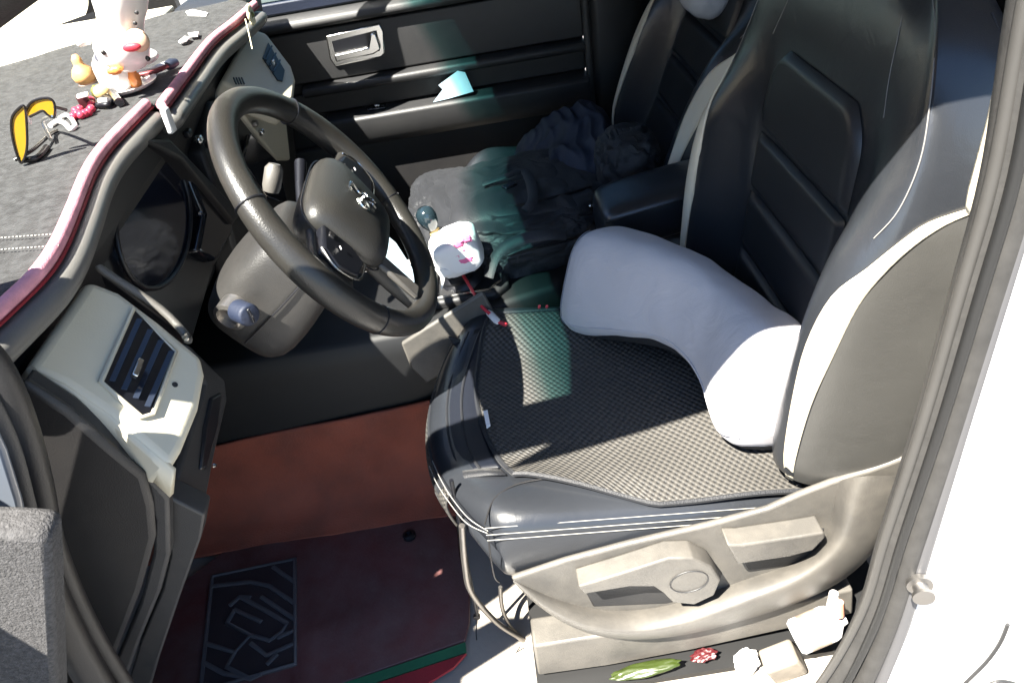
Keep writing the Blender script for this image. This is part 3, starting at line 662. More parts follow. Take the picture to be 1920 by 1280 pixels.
ps = thing('passenger_seat', 'black leather passenger seat with cream inserts by the far door', 'seat', (.42, .72, .05))
PB = Back((0, .72, -.01), 16); build_back(ps, PB)
link('cushion', cushion_mesh(.72, .05), LEATHER, ps, sub=1)
link('frame_pan', box((.45, .72, .16), (.46, .44, .22)), PLASTIC_D, ps, bevel=.02)
def headrest(name, label, c, s):
    return tag(link(name, blob(c, s, 4, .06, 1.4, .25, Quaternion((0, 1, 0), R(18))), DENIMG), label, 'neck pillow')
headrest('neck_pillow', 'light grey neck pillow hung against the passenger seat top', at(1325, -25, y=.70)+V((0, 0, 0)), (.045, .068, .055))
headrest('neck_pillow', 'light grey neck pillow at the top of the driver seat', at(1735, -60, y=-.02), (.035, .07, .045))

# centre armrest
ar = thing('flip_armrest', 'black leather flip armrest between the two seats', 'armrest', (.47, .37, .45))
def aring(x, hy, z0, z1, cy=.375): return [V((x, cy+math.copysign(abs(math.cos(t))**.45, math.cos(t))*hy, (z0+z1)/2+math.copysign(abs(math.sin(t))**.45, math.sin(t))*(z1-z0)/2)) for t in [k*math.pi/12 for k in range(24)]]
link('pad', loft([aring(.385, .03, .45, .49), aring(.388, .058, .438, .508), aring(.40, .068, .430, .520), aring(.45, .070, .430, .528), aring(.55, .070, .445, .542), aring(.63, .068, .46, .55), aring(.64, .04, .48, .53)]), LEATHER, ar, sub=1)
tube('seam', [(.392, .312, .50), (.45, .306, .512), (.55, .306, .526)], .0015, PLASTIC_D, ar)
link('hinge', box((.66, .375, .47), (.08, .06, .10)), PLASTIC_D, ar, bevel=.01)
link('button', lathe([(0, 0), (.004, 0), (.003, .003), (0, .003)], (.384, .43, .475), (-1, 0, 0), 10), CHROME, ar)

# woven mat on the cushion
sm = thing('seat_mat', 'black woven mat spread over the driver seat cushion', 'seat mat', (.3, 0, .38))
def msurf(a, b, o=.006):
    # a: 0 front .. 1 back,  b: 0 near .. 1 far
    y0 = -.16+.365*b; x0 = .118 + 1.3*(y0-.03)**2; x = x0 + (.60-x0)*a
    yn = -.165 - .075*min(1, max(0, (a-.02)/.40)); y = yn + (.215-yn)*b
    nearedge = max(0, 1-b*9)
    return V((x, y, ctop(x, y)+o + .004*nearedge*math.sin(a*9+.7)+.0015*noise.noise(V((x*12, y*12, 0)))))
def uv_patch(fn, nu, nv, su, sv):
    me = patch(fn, nu, nv); uv = me.uv_layers.new(name='UVMap')
    vi = [0]*len(me.loops); me.loops.foreach_get('vertex_index', vi)
    for l, v in enumerate(vi): uv.data[l].uv = ((v % (nu+1))/nu*su, (v//(nu+1))/nv*sv)
    return me
ms = link('weave', uv_patch(msurf, 60, 50, .54, .44), WEAVE, sm, solid=.005)
bnd = [msurf(i/30, 0) for i in range(31)] + [msurf(1, i/20) for i in range(1, 21)] + [msurf(1-i/30, 1) for i in range(1, 31)] + [msurf(0, 1-i/20) for i in range(1, 20)]
link('binding', tube_mesh(bnd, .0038, 6, True), FABRIC, sm)
def fx(y): return .030 + .078*(abs(y)/.23)**2.2
FP = [V((.092, 0, .014)), V((.06, 0, .014)), V((.030, 0, .006)), V((.008, 0, -.010)), V((-.004, 0, -.036)), V((-.002, 0, -.066)), V((.004, 0, -.09))]
def front(y, t, o=0):
    q = cr(FP, t); return V((fx(y)+q.x-o, y, ctop(.06, y)-.012+q.z+o*.6))
link('front_border', patch(lambda a, b: front(-.135+.32*b, 3.2*a), 16, 24), mat('navy_border', (.0035, .005, .010), .5, .1, 400), sm, solid=.003)
link('front_flap', uv_patch(lambda a, b: front(-.155+.30*b, 3.1+2.8*a, .003), 16, 24, .10, .30), WEAVE, sm, solid=.004)
for t in (.9, 1.7, 3.1):
    link('hem', tube_mesh([front(-.135+.32*k/20, t, .001) for k in range(21)], .0022 if t < 3 else .0045, 6), FABRIC, sm)
link('strap', loft([[front(-.150+d+.05*k, k*6, .004) for d in (-.010, .010)] for k in [i/8 for i in range(9)]], closed=False, caps=False), FABRIC, sm, solid=.003)
link('white_label', prism(ats([(906, 770), (914, 768), (919, 795), (912, 800)], z=.396), (0, 0, -.004)), WHITE, sm)
bow = [(840, 632), (868, 640), (895, 636), (922, 645), (910, 662), (890, 690), (868, 705), (835, 725), (845, 690), (858, 660)]
link('tie_flap', prism(ats(bow, y=.17), (0, .006, 0)), FABRIC, sm, bevel=.002)

# lumbar pillow
lp = thing('lumbar_pillow', 'lavender grey lumbar pillow with black mesh back leaning in the driver seat', 'pillow', (.5, 0, .38))
CL = [V(p) for p in ((.345, .205, .455), (.360, .182, .462), (.398, .140, .474), (.444, .088, .486), (.480, .035, .488), (.503, -.022, .482), (.518, -.078, .474), (.527, -.124, .464), (.531, -.156, .456))]
def pillow_ring(f, hx, hz, rot, sh=0, d=None):
    c = cr(CL, f*(len(CL)-1)); t = (cr(CL, min(1, f+.03)*(len(CL)-1))-cr(CL, max(0, f-.03)*(len(CL)-1))); t.z = 0; t.normalize()
    nrm = V((-t.y, t.x, 0))                      # towards the backrest
    r = []
    for k in range(28):
        q = k*2*math.pi/28; a = math.copysign(abs(math.cos(q))**.6, math.cos(q))*hx; b = math.copysign(abs(math.sin(q))**.6, math.sin(q))*hz
        p = c + t*sh + nrm*(a*math.cos(rot)+b*math.sin(rot)) + V((0, 0, -a*math.sin(rot)+b*math.cos(rot)))
        r.append(p + d if d else p)
    return r
SEC = [(0, .014, .025, -.024), (0, .042, .066, -.019), (.02, .058, .090, -.006), (.12, .062, .098, 0), (.28, .054, .088, 0), (.44, .045, .076, 0), (.58, .043, .072, 0), (.70, .047, .078, 0), (.82, .056, .090, 0), (.92, .060, .092, 0), (1, .057, .086, 0), (1, .045, .068, .022), (1, .020, .034, .033)]
PR = [pillow_ring(f, a, b, R(20), sh) for f, a, b, sh in SEC]
cov = []
for i in range((len(PR)-1)*4+1):
    ring = [cr([r[k] for r in PR], i/4) for k in range(28)]; cc = sum(ring, V())/28
    cov.append([p + (p-cc).normalized()*(.0022*noise.noise(V((p.x*22, p.y*22, p.z*60))) - .003*max(0, 1-abs(noise.noise(V((p.x*30+5, p.y*12, p.z*18))))*7)) for p in ring])
link('cover', loft(cov), PILLOW, lp, sub=1)
link('seam', tube_mesh(smooth_path([r[17] for r in PR[1:-1]], 4), .0013, 6), PILLOW, lp)
link('mesh_back', loft([pillow_ring(f, a*.97, b*.97, R(20), sh, V((.012, -.004, -.012))) for f, a, b, sh in SEC[1:-1]]), PILLOWD, lp, sub=1)
PLC = PR[2]
tube('side_seam', [PLC[k] + (PLC[k]-cr(CL, .2))*.01 for k in range(8, 22)], .0012, mat('pillow_seam', (.16, .17, .20), .9), lp, k=3)

# ------------------------------------------------------------------ bags on the passenger seat
def rid(p): return max(0, 1-abs(noise.noise(p))*1.7)
def drape(a, b, seed, x0, x1, y0, y1, zb, h, fold, sx, sy, rise=0):
    x, y = x0+(x1-x0)*a, y0+(y1-y0)*b
    wv = V((noise.noise(V((x*9, y*9, seed))), noise.noise(V((x*9+7, y*9, seed))), 0))
    ed = max(0, 1-(2*a-1)**4)*max(0, 1-(2*b-1)**4)
    f = rid(V((x*sx, y*sy, seed))+wv*1.1)*.65 + rid(V((x*sx*2.3+3, y*sy*1.4, seed))+wv*1.6)*.35
    return V((x+wv.x*.022, y+wv.y*.022, zb + h*ed**.6*(.6+.4*noise.noise(V((x*6, y*6, seed+2)))) + fold*f*ed**.4 + rise*a))
bp_ = thing('backpack', 'black nylon backpack lying flat on the passenger seat', 'backpack', (.24, .58, .38))
link('main_body', blob((.235, .575, .405), (.205, .20, .072), 6, .09, 2.2, .42, Quaternion((0, 0, 1), R(12)), 5, ridge=True), FABRIC, bp_)
link('front_pocket', blob((.27, .44, .39), (.13, .075, .075), 6, .09, 2.4, .42, Quaternion((0, 0, 1), R(10)), 9, ridge=True), FABRIC, bp_)
link('side_pocket', blob((.09, .66, .41), (.085, .12, .055), 6, .10, 2.2, .35, None, 14, ridge=True), FABRIC, bp_)
link('crumpled_flap', patch(lambda a, b: drape(a, b, 15, .10, .36, .44, .70, .465, .022, .014, 8, 9), 70, 70), FABRIC, bp_, solid=.002)
link('zip', tube_mesh(smooth_path([(.16, .372, .42), (.22, .360, .438), (.30, .362, .445), (.37, .385, .44)], 5), .0035, 6), PLASTIC_B, bp_)
link('zip', tube_mesh(smooth_path([(.15, .50, .475), (.24, .47, .482), (.33, .48, .482), (.40, .52, .47)], 5), .003, 6), PLASTIC_B, bp_)
for p in ((925, 500), (938, 488), (936, 512), (992, 388)):
    link('zip_pull', box(at(*p, y=.375) if p[0] < 980 else at(*p, y=.45), (.005, .004, .009), Quaternion((0, 1, 0), R(p[1]))), CHROME, bp_, bevel=.001)
link('shoulder_strap', tube_mesh(smooth_path([at(905, 345, z=.49), at(950, 330, z=.50), at(985, 322, z=.50), at(1000, 370, z=.50), at(985, 395, z=.49)], 5), .011, 8, flat=.35, ref=(0, 0, 1)), FABRIC, bp_)
link('shoulder_strap', tube_mesh(smooth_path([at(915, 520, z=.43), at(930, 480, z=.46), at(960, 455, z=.48), at(1020, 440, z=.49), at(1060, 440, z=.48)], 5), .012, 8, flat=.35, ref=(0, 0, 1)), FABRIC, bp_)
link('buckle', box(at(955, 348, z=.50), (.03, .018, .006), Quaternion((0, 0, 1), R(30))), GLOSSB, bp_, bevel=.002)
for dx in (0, 14):
    link('red_tab', prism(ats([(1006+dx, 590), (1010+dx, 574), (1014+dx, 574), (1010+dx, 590)], y=.235), (0, .004, 0)), REDC, bp_, smooth=False)
jk = thing('folded_jacket', 'crumpled navy jacket heaped against the passenger seat back', 'jacket', (.42, .72, .42))
link('body', patch(lambda a, b: drape(a, b, 3, .27, .50, .60, .92, .375, .11, .030, 15, 6, .08), 90, 90), NAVY, jk, solid=.002)
link('sleeve', patch(lambda a, b: drape(a, b, 8, .24, .37, .50, .72, .425, .055, .020, 7, 17), 60, 70), NAVY, jk, solid=.002)
hb_ = tag(link('hand_bag', blob((.49, .575, .47), (.065, .075, .085), 5, .14, 1.9, .3, None, 33, ridge=True), FABRIC), 'small black bag tucked beside the passenger seat back', 'bag')

# ------------------------------------------------------------------ far door
dr = thing('passenger_door', 'black passenger door trim with chrome handle and ledge armrest', 'door', (.1, 1.08, .1))
DX0, DX1 = -.50, .49
def door_strip(name, pr, m, x0=DX0, x1=DX1, bev=.004): return link(name, loft([[V((x, y, z)) for y, z in pr] for x in (x0, x1)]), m, dr, bevel=bev)
door_strip('inner_skin', [(1.10, .03), (1.10, .77), (1.125, .77), (1.125, .03)], BLACKP, bev=0)
door_strip('lower_panel', [(1.075, .43), (1.068, .30), (1.06, .05), (1.12, .05), (1.12, .43)], PLASTIC_D)
door_strip('armrest', [(1.03, .515), (1.022, .508), (1.025, .455), (1.04, .432), (1.12, .432), (1.12, .517)], PLASTIC, x0=-.205, x1=.49)
door_strip('recess', [(1.085, .518), (1.085, .575), (1.12, .575), (1.12, .518)], PLASTIC_D)
door_strip('pull_ledge', [(1.052, .598), (1.046, .590), (1.048, .578), (1.07, .570), (1.12, .57), (1.12, .600)], PLASTIC, x0=-.245)
door_strip('upper_panel', [(1.082, .602), (1.078, .68), (1.082, .728), (1.12, .728), (1.12, .602)], PLASTIC)
door_strip('belt_ledge', [(1.066, .735), (1.060, .745), (1.066, .757), (1.085, .768), (1.12, .77), (1.12, .732)], PLASTIC)
door_strip('belt_seal', [(1.092, .772), (1.090, .80), (1.12, .80), (1.12, .772)], NAVY)
hbz = link('handle_bezel', prism(ats([(610, 68), (712, 44), (720, 60), (722, 100), (716, 108), (628, 126), (618, 112)], y=1.074), (0, .012, 0)), CHROME, dr, bevel=.004)
link('handle_cup', prism(ats([(622, 78), (706, 58), (712, 96), (632, 115)], y=1.072), (0, .004, 0)), PLASTIC_B, hbz)
link('handle_lever', prism(ats([(626, 104), (690, 90), (694, 64), (704, 62), (712, 84), (714, 94), (700, 103), (630, 118)], y=1.060), (0, .012, 0)), CHROME, hbz, bevel=.004)
link('lock_tab', box(at(703, 68, y=1.068), (.012, .008, .014)), PLASTIC_B, hbz, bevel=.002)
link('window_switch', box(at(706, 203, y=1.06)+V((0, 0, .0)), (.05, .02, .006)), GLOSSB, dr, bevel=.002)
link('switch_cap', box(at(708, 202, y=1.058)+V((0, 0, .006)), (.014, .01, .006)), CHROME, dr, bevel=.002)
link('side_window', prism([V((x, 1.10, z)) for x, z in ((-.45, .79), (.49, .79), (.49, 1.16), (-.05, 1.16))], (0, .004, 0)), SIDEG, dr, smooth=False)
dj = thing('centre_pillar', 'black middle pillar trim behind the passenger door', 'pillar', (.55, 1.1, .1))
link('trim', loft([[V((x, y, z)) for x, y in ((.50, 1.06), (.52, 1.045), (.60, 1.045), (.64, 1.06), (.64, 1.13), (.50, 1.13))] for z in (.02, .5, 1.17)]), PLASTIC_D, dj, bevel=.006)
link('seal', tube_mesh([V((.495, 1.055, .05)), V((.495, 1.055, 1.15))], .010, 8), RUBBER, dj)
struct('cabin_side_wall', box((1.05, 1.13, .55), (.84, .03, 1.2)), PLASTIC_D, smooth=False)
tag(link('tissue_wad', loft([[at(x, y, y=1.035+d) for x, y in ((812, 192), (830, 168), (822, 160), (858, 133), (872, 136), (888, 172), (860, 180), (838, 186))] for d in (0, .006, .012)]), PALEB, smooth=False), 'crumpled pale tissue lying on the passenger door armrest', 'tissue')
pillar('far_front_pillar', 'cream front pillar trim rising behind the flower charm', [at(452, 48, x=-.30), at(452, 10, x=-.295), V((-.24, .86, 1.0)), V((-.10, .98, 1.15))], .026, 1, CREAMP)

# ------------------------------------------------------------------ near pillar, seals, body panels
bpz = thing('door_opening_seal', 'grey rubber weather seal down the door pillar beside the driver seat', 'weather seal', (.56, -.44, .2))
SY = -.43
def seal(path, r, name, y, m=RUBBER, flat=1): link(name, tube_mesh(smooth_path(ats(path, y=y), 6), r, 12, flat=flat, ref=(0, 1, 0)), m, bpz)
seal([(1965, -120), (1932, 60), (1884, 330), (1818, 560), (1746, 800), (1676, 1010), (1632, 1150), (1560, 1280), (1480, 1380)], .0155, 'bulb', SY)
seal([(2005, -120), (1972, 60), (1922, 330), (1854, 560), (1780, 800), (1708, 1020), (1662, 1170), (1610, 1290), (1560, 1380)], .0125, 'lip', SY-.008)
seal([(2030, -60), (1990, 120), (1944, 330), (1876, 560), (1803, 800), (1732, 1030), (1688, 1180), (1646, 1290), (1610, 1380)], .009, 'outer_lip', SY-.012, m=mat('seal_edge', (.07, .07, .075), .45, dust=.2, dustcol=(.12, .11, .10)))
seal([(1985, -120), (1952, 60), (1903, 330), (1836, 560), (1763, 800), (1692, 1012), (1647, 1155), (1586, 1282), (1520, 1380)], .0045, 'ridge', SY-.016, m=mat('seal_ridge', (.012, .012, .012), .5))
seal([(1945, -120), (1912, 60), (1862, 330), (1797, 560), (1728, 800), (1659, 1010), (1616, 1146), (1540, 1278), (1450, 1380)], .005, 'ridge', SY-.006, m=mat('seal_highlight', (.045, .043, .040), .45, dust=.2, dustcol=(.08, .075, .07)))
bt = tag(link('pillar_trim', prism(ats([(1895, -100), (1885, 20), (1868, 100), (1840, 230), (1808, 350), (1800, 392), (1830, 410), (1846, 380), (1900, 200), (1950, -100)], y=-.405), (0, -.02, 0)), CREAM, bevel=.006), 'cream plastic trim strip on the pillar above the driver seat', 'pillar trim')
link('lower_pillar', prism(ats([(1880, 330), (1845, 395), (1800, 520), (1735, 760), (1665, 990), (1600, 1190), (1700, 1190), (1800, 900), (1900, 600), (1960, 330)], y=-.412), (0, -.012, 0)), PLASTIC, bpz, bevel=.004)
rd = thing('white_body_side', 'blown out white painted body side behind the door opening', 'car body', (.8, -.47, .2))
link('panel', prism(ats([(2040, -300), (2010, 120), (1962, 330), (1894, 560), (1820, 800), (1752, 1030), (1708, 1180), (1660, 1290), (1600, 1420), (2500, 1500), (2700, -300)], y=-.452), (0, .02, 0)), WHITEP, rd, bevel=.004)
link('striker', lathe([(.013, 0), (.013, .006), (.008, .007), (.007, .016), (.011, .017), (.011, .021), (0, .022)], at(1722, 1090, y=-.452), (-.25, -1, .1), 20), STEEL, rd)
tube('panel_gap', ats([(1790, 1300), (1815, 1275), (1850, 1240), (1875, 1205), (1890, 1170)], y=-.455), .0022, PLASTIC, rd)
tube('panel_gap', ats([(1840, 1290), (1870, 1277), (1900, 1280), (1930, 1295)], y=-.455), .0022, PLASTIC, rd)
# front side of the opening
fs = thing('front_door_seal', 'black rubber seal curving down past the dashboard end', 'weather seal', (-.25, -.42, .3))
link('bulb', tube_mesh(smooth_path(ats([(-140, 560), (-40, 645), (6, 705), (46, 800), (76, 910), (97, 1010), (135, 1110), (186, 1210), (250, 1310)], y=-.40), 6), .0105, 12), PLASTIC_D, fs)
link('lip', tube_mesh(smooth_path(ats([(-140, 600), (-62, 690), (-18, 745), (22, 830), (50, 930), (72, 1020), (110, 1115), (162, 1215), (228, 1320)], y=-.408), 6), .0085, 12), PLASTIC, fs)
tag(link('front_body_panel', prism(ats([(-300, 600), (-90, 690), (-34, 760), (8, 850), (36, 940), (52, 1012), (-300, 1030)], y=-.422), (0, .01, 0)), mat('shaded_white_paint', (.10, .115, .14), .3, coat=.4), bevel=.004), 'white body strip with shade painted in as blue grey at the left door seal', 'car body')  # white paint coloured blue grey to stand for its shade
tag(link('front_fender', box((-1.02, -.47, .28), (1.30, .06, 1.12)), WHITEP, bevel=.01), 'white front wing panel ahead of the door opening', 'car body')
od = thing('driver_door', 'open driver door corner of speckled grey trim in the lower left', 'door', (-.22, -.52, .1))
da, db = V((-.33, -.50)), V((-.58, -1.36)); dd = (db-da).normalized(); dn = V((dd.y, -dd.x))
if dn.x > 0: dn = -dn
def slab(t0, t1, f0, f1, z0, z1): # along door, towards the outside, height
    q = lambda t, f, z: V((*(da+dd*t+dn*f), z))
    return loft([[q(t0, f0, z), q(t1, f0, z), q(t1, f1, z), q(t0, f1, z)] for z in (z0, z1)])
SPK = mat('speckled_grey', (.045, .044, .045), .9, .8, 500, var=.45, vscale=260)
link('trim_panel', slab(0, .88, 0, .05, .05, .79), SPK, od, bevel=.008)
link('trim_corner', prism(ats([(-160, 1000), (10, 1004), (78, 1008), (92, 1022), (98, 1120), (108, 1330), (-160, 1330)], y=-.50), (0, .03, 0)), SPK, od, bevel=.006)
link('outer_skin', slab(.0, .90, .053, .11, .0, .80), WHITEP, od, bevel=.01)
link('sun_blocker', slab(0, .20, .0, .11, .803, .97), PLASTIC_D, od, bevel=.01)  # unseen slab added on the door to keep sun off the body strip
link('armrest', slab(.25, .70, -.06, -.002, .45, .50), PLASTIC_D, od, bevel=.01)
link('lower_seal', tube_mesh(smooth_path(ats([(40, 1010), (70, 1060), (104, 1140), (150, 1230), (215, 1340)], y=-.43), 5), .016, 10), PLASTIC_D, od)
link('window_frame', tube_mesh([V((*(da+dd*t+dn*.07), z)) for t, z in ((.02, .80), (.30, 1.06), (.42, 1.14), (.86, 1.16), (.88, .80))], .018, 8), PLASTIC_D, od)
link('mirror', blob(V((*(da+dd*.12+dn*.22), .90)), (.05, .10, .07), 4, .03, 1, .4), WHITEP, od)

# sill strip
tag(link('door_sill', box((.2, -.395, .0), (2.0, .08, .03)), WHITEP, bevel=.006), 'white painted door sill along the bottom edge', 'sill')
# bonnet
hd = tag(link('bonnet', patch(lambda a, b: V((-.92-1.0*a, -.55+1.8*b, .83-.16*a*a-.05*(2*b-1)**2)), 12, 12), WHITEP, solid=.01), 'white sunlit car bonnet beyond the windscreen', 'bonnet')

# ------------------------------------------------------------------ trinkets on the dash mat
DZ = .873
# sunglasses
g0 = at(60, 300, z=DZ)
sg = thing('sunglasses', 'yellow lens sunglasses with black frame on the dash mat', 'sunglasses', g0)
gy = at(45, 310, z=DZ).y
l1 = [(22, 222), (34, 205), (46, 200), (50, 236), (50, 280), (40, 306), (30, 285), (22, 250)]
l2 = [(46, 222), (50, 204), (62, 190), (84, 184), (98, 188), (103, 202), (101, 220), (90, 216), (80, 208), (66, 214)]
for i, l in enumerate((l1, l2)):
    pts = ats(l, y=gy+.012*i)
    link('lens', prism(pts, (0, .002, 0)), GLASSY, sg)
    link('frame', tube_mesh(smooth_path(pts, 4, True), .0016, 6, True), FRAMEB, sg)
tube('temple', [at(102, 200, y=gy+.012), at(124, 206, y=gy+.03)], .0022, FRAMEB, sg)
tube('temple', [at(28, 300, y=gy), at(60, 282, z=DZ+.012), at(95, 252, z=DZ+.006), at(108, 245, z=DZ+.004)], .0024, FRAMEB, sg)
tube('temple', [at(100, 218, y=gy+.012), at(80, 228, z=DZ+.02), at(95, 262, z=DZ+.008)], .0024, CHROME, sg)
tube('temple_tip', [at(45, 300, z=DZ+.004), at(70, 296, z=DZ+.003), at(88, 276, z=DZ+.004)], .0042, FRAMEB, sg)
link('nose_pad', blob(at(52, 225, y=gy+.004), (.004, .003, .006), 2), PORC, sg)
# beads
for i, (px, py) in enumerate([(138, 218), (145, 213), (152, 216), (159, 213), (166, 210), (171, 204), (172, 196), (171, 188), (142, 208), (150, 205)]):
    if i == 0: bd = thing('bead_string', 'string of shiny red beads between sunglasses and gourd', 'beads', at(155, 213, z=DZ))
    link('bead', blob(at(px, py, z=DZ+.006), (.0058,)*3, 3, 0), REDB, bd)
link('thread', tube_mesh(smooth_path([at(px, py, z=DZ+.006) for px, py in ((138, 218), (152, 216), (166, 210), (172, 196), (171, 188))], 5), .001, 5), REDC, bd)
# white rings between
wr = thing('cord_loop', 'pale twisted cord loop beside the sunglasses on the dash mat', 'cord', at(118, 235, z=DZ))
link('strand', tube_mesh(smooth_path([at(x, y, z=DZ+.004) for x, y in ((94, 236), (108, 228), (122, 232), (132, 242), (142, 236))], 6), .0035, 8), PORC, wr)
link('strand', tube_mesh(smooth_path([at(x, y, z=DZ+.004) for x, y in ((112, 222), (124, 216), (134, 222), (140, 232))], 6), .003, 8), PORC, wr)
# gourd
gc = at(166, 158, z=DZ)
gd = thing('gourd_ornament', 'small orange tan gourd ornament left of the white figurine', 'ornament', gc)
link('body', lathe([(0, 0), (.010, .001), (.0165, .008), (.018, .016), (.014, .025), (.008, .031), (.0075, .035), (.0075, .040), (.004, .046), (0, .047)], gc, (0, 0, 1), 24), GOURD, gd)
link('stand', lathe([(.012, 0), (.014, .002), (.012, .004), (0, .004)], gc, (0, 0, 1), 20), SKIN, gd)
# small knick-knacks
kn = thing('green_ornament', 'small round olive and yellow ornament on the dash mat', 'ornament', at(192, 178, z=DZ))
link('ball', blob(at(192, 172, z=DZ+.010), (.013, .012, .011), 3, 0), mat('pale_yellow', (.62, .42, .18), .4), kn)
link('leaf', blob(at(182, 172, z=DZ+.010), (.008, .009, .010), 3, .2, 2), OLIVE, kn)
sq_ = thing('dark_seal_block', 'tiny dark square block with pale top near the red beads', 'ornament', at(158, 190, z=DZ))
link('block', box(at(158, 190, z=DZ+.010), (.015, .014, .020), Quaternion((0, 0, 1), R(20))), mat('maroon_block', (.05, .012, .015), .4), sq_, bevel=.001)
link('top', box(at(155, 179, z=DZ+.022), (.015, .014, .004), Quaternion((0, 0, 1), R(20))), PORC, sq_, bevel=.001)
ck = thing('coiled_cable', 'dark coiled cable with pale plug in front of the figurine dish', 'cable', at(205, 190, z=DZ))
link('coil', tube_mesh(smooth_path([at(x, y, z=DZ+.005) for x, y in ((184, 196), (194, 184), (206, 188), (203, 196), (190, 197))], 6, True), .0045, 8, True), PLASTIC_B, ck)
link('coil', tube_mesh(smooth_path([at(x, y, z=DZ+.006) for x, y in ((205, 172), (214, 180), (224, 192))], 5), .0065, 8), GLOSSB, ck)
link('plug', tube_mesh([at(186, 190, z=DZ+.010), at(203, 188, z=DZ+.010)], .004, 8), PORC, ck)
# figurine group
fc = at(238, 160, z=DZ)
fg = thing('figurine', 'white porcelain figurine with red mouth patch standing on round dish', 'figurine', fc)
link('dish', lathe([(0, 0), (.03, .0), (.040, .004), (.043, .008), (.040, .008), (.03, .005), (0, .005)], at(244, 166, z=DZ), (0, 0, 1), 32), PORC, fg)
link('base', blob(at(212, 138, z=DZ+.028), (.024, .024, .036), 4, .06, 1.5), PORC, fg)
link('base_ears', blob(at(262, 108, z=DZ+.032), (.030, .018, .012), 4, .05, 1.5), PORC, fg)
up_ = at(232, 178, z=DZ) + V((0, -.006, 0))
link('body', lathe([(0, .040), (.018, .041), (.031, .050), (.037, .064), (.037, .080), (.032, .094), (.030, .104), (.031, .114), (.035, .130), (.037, .150), (.036, .178), (.026, .20), (0, .21)], at(232, 178, z=DZ), at(231, -20, y=fc.y)-fc, 28), PORC, fg)
link('arm', blob(at(172, 66, y=up_.y), (.028, .012, .009), 3, .05, 2, 0, Quaternion((0, 1, 0), R(-20))), PORC, fg)
link('red_patch', blob(at(247, 89, y=up_.y-.036), (.013, .005, .006), 3, 0), REDC, fg)
link('blush', blob(at(258, 76, y=up_.y-.026), (.016, .008, .016), 3, 0), SKIN, fg)
for p in ((256, 24), (253, 44)): link('button', blob(at(*p, y=up_.y-.034), (.003, .002, .003), 2, 0), PLASTIC, fg)
for p in ((277, 110), (194, 99)): link('eye', blob(at(*p, y=up_.y-.03), (.0035, .003, .004), 2, 0), FRAMEB, fg)
link('orange_wing', blob(at(252, 150, z=DZ+.014), (.010, .008, .017), 3, .2, 2), ORANGE, fg)
link('orange_wing', blob(at(216, 132, y=up_.y-.03), (.012, .006, .006), 3, .2, 2), ORANGE, fg)
link('cup', lathe([(.014, 0), (.016, .02), (.012, .026), (0, .026)], at(232, 152, z=DZ+.005), (0, 0, 1), 18), PORC, fg)
pn_ = thing('striped_pen', 'white and maroon striped pen with dark cap by the figurine', 'pen', at(290, 130, z=DZ))
link('barrel', tube_mesh(smooth_path([at(258, 140, z=DZ+.006), at(285, 134, z=DZ+.006), at(312, 122, z=DZ+.006)], 5), .006, 10), PORC, pn_)
link('stripe', tube_mesh(smooth_path([at(262, 141, z=DZ+.010), at(288, 135, z=DZ+.010), at(314, 124, z=DZ+.010)], 5), .0035, 8), mat('maroon_stripe', (.16, .03, .035), .4), pn_)
link('cap', tube_mesh([at(312, 124, z=DZ+.007), at(322, 120, z=DZ+.007), at(333, 116, z=DZ+.007)], [.007, .0085, .005], 10), NAVY, pn_)
# white clip, scraps, flower charm
tag(link('white_clip', box(at(316, 226, x=-.225), (.008, .020, .034), Quaternion((1, 0, 0), R(-8))), WHITE, bevel=.003), 'small white plastic clip on the gap in dash edge', 'clip')
def scrap(label, pl):
    o = tag(link('paper_scrap', prism([at(x, y, z=DZ+.004) for x, y in pl], (0, 0, -.002)), WHITE, smooth=False), label, 'paper scrap'); return o
scrap('long white paper strip at the far edge of dash mat', [(348, 22), (360, 18), (390, 24), (386, 29), (352, 28)])
scrap('torn white paper bit in the middle of dash mat', [(352, 62), (372, 60), (370, 67), (356, 68)])
scrap('small curled white paper bit below the torn one', [(334, 78), (346, 68), (356, 70), (350, 76), (338, 80)])
fl = thing('flower_charm', 'cream flower charm hanging by a thread at the dash corner', 'charm', at(470, 35, x=-.20))
fcn = at(470, 28, x=-.20)
for k in range(6):
    a = k*math.pi/3; link('petal', blob(fcn+V((0, math.cos(a)*.012, math.sin(a)*.012)), (.004, .009, .009), 2, 0), mat('cream_petal', (.62, .58, .40), .6) if k == 0 else MATS['cream_petal'], fl)
link('centre', blob(fcn+V((.003, 0, 0)), (.004, .005, .005), 2, 0), OLIVE, fl)
tube('string', [at(460, 36, x=-.20), at(466, 60, x=-.198), at(473, 92, x=-.196)], .0012, MATS['cream_petal'], fl)

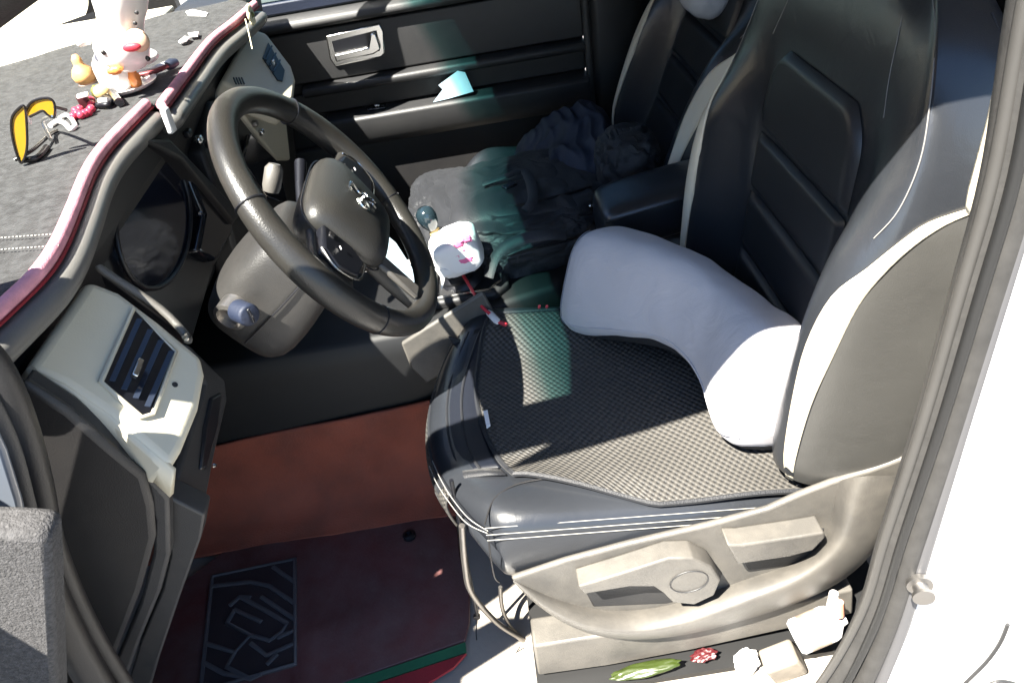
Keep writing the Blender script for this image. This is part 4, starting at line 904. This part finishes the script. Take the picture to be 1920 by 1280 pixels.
struct('under_seat_shade', box((.44, -.08, .003), (.60, .42, .012)), BLACKP, smooth=False)  # flat black sheet standing for the shade under the rail
# ------------------------------------------------------------------ litter beside the seat rail
bo = thing('small_bottle', 'small white bottle with pinkish cap leaning by the seat rail', 'bottle', at(1530, 1190, y=-.31))
ba = at(1500, 1200, y=-.315); bb = at(1565, 1115, y=-.315); bax = (bb-ba).normalized()
link('body', lathe([(0, 0), (.022, .001), (.026, .006), (.026, .055), (.024, .062), (.012, .072), (.010, .080), (0, .080)], at(1488, 1196, y=-.315), V((.92, .1, .28)), 24), WHITE, bo)
link('label_band', lathe([(.0264, .016), (.0264, .046)], at(1488, 1196, y=-.315), V((.92, .1, .28)), 24), mat('beige_label', (.30, .24, .19), .6, var=.3, vscale=60), bo)
link('neck', tube_mesh([at(1556, 1172, y=-.315), at(1562, 1140, y=-.315), at(1563, 1112, y=-.315)], [.010, .010, .006], 12), PORC, bo)
link('cap', tube_mesh([at(1572, 1150, y=-.318), at(1575, 1128, y=-.318)], [.008, .005], 10), mat('salmon_cap', (.75, .30, .20), .5), bo)
tag(link('candy_wrapper', blob(at(1210, 1254, y=-.285), (.055, .012, .006), 4, .22, 1.6, 0, Quaternion((0, 1, 0), R(-8)), 2), WRAPG), 'lime green wrapper lying under the seat rail', 'wrapper')
tag(link('candy_wrapper', blob(at(1320, 1228, y=-.275), (.02, .010, .006), 4, .35, 3, 0, Quaternion((0, 1, 0), R(-14)), 6), mat('dark_red_film', (.05, .004, .006), .4)), 'red wrapper scrap next to the lime green wrapper', 'wrapper')
tag(link('crumpled_tissue', blob(at(1400, 1240, y=-.29), (.020, .016, .026), 4, .28, 1.7, 0, None, 8), WHITE), 'crumpled white tissue on the sill below the rail', 'tissue')
tag(link('foam_block', box(at(1468, 1240, y=-.30), (.055, .04, .05), Quaternion((0, 1, 0), R(-25))), CARD, bevel=.005), 'dusty cream block beside the crumpled tissue', 'block')

S.render.engine = 'CYCLES'
S.cycles.max_bounces = 8; S.cycles.transparent_max_bounces = 16
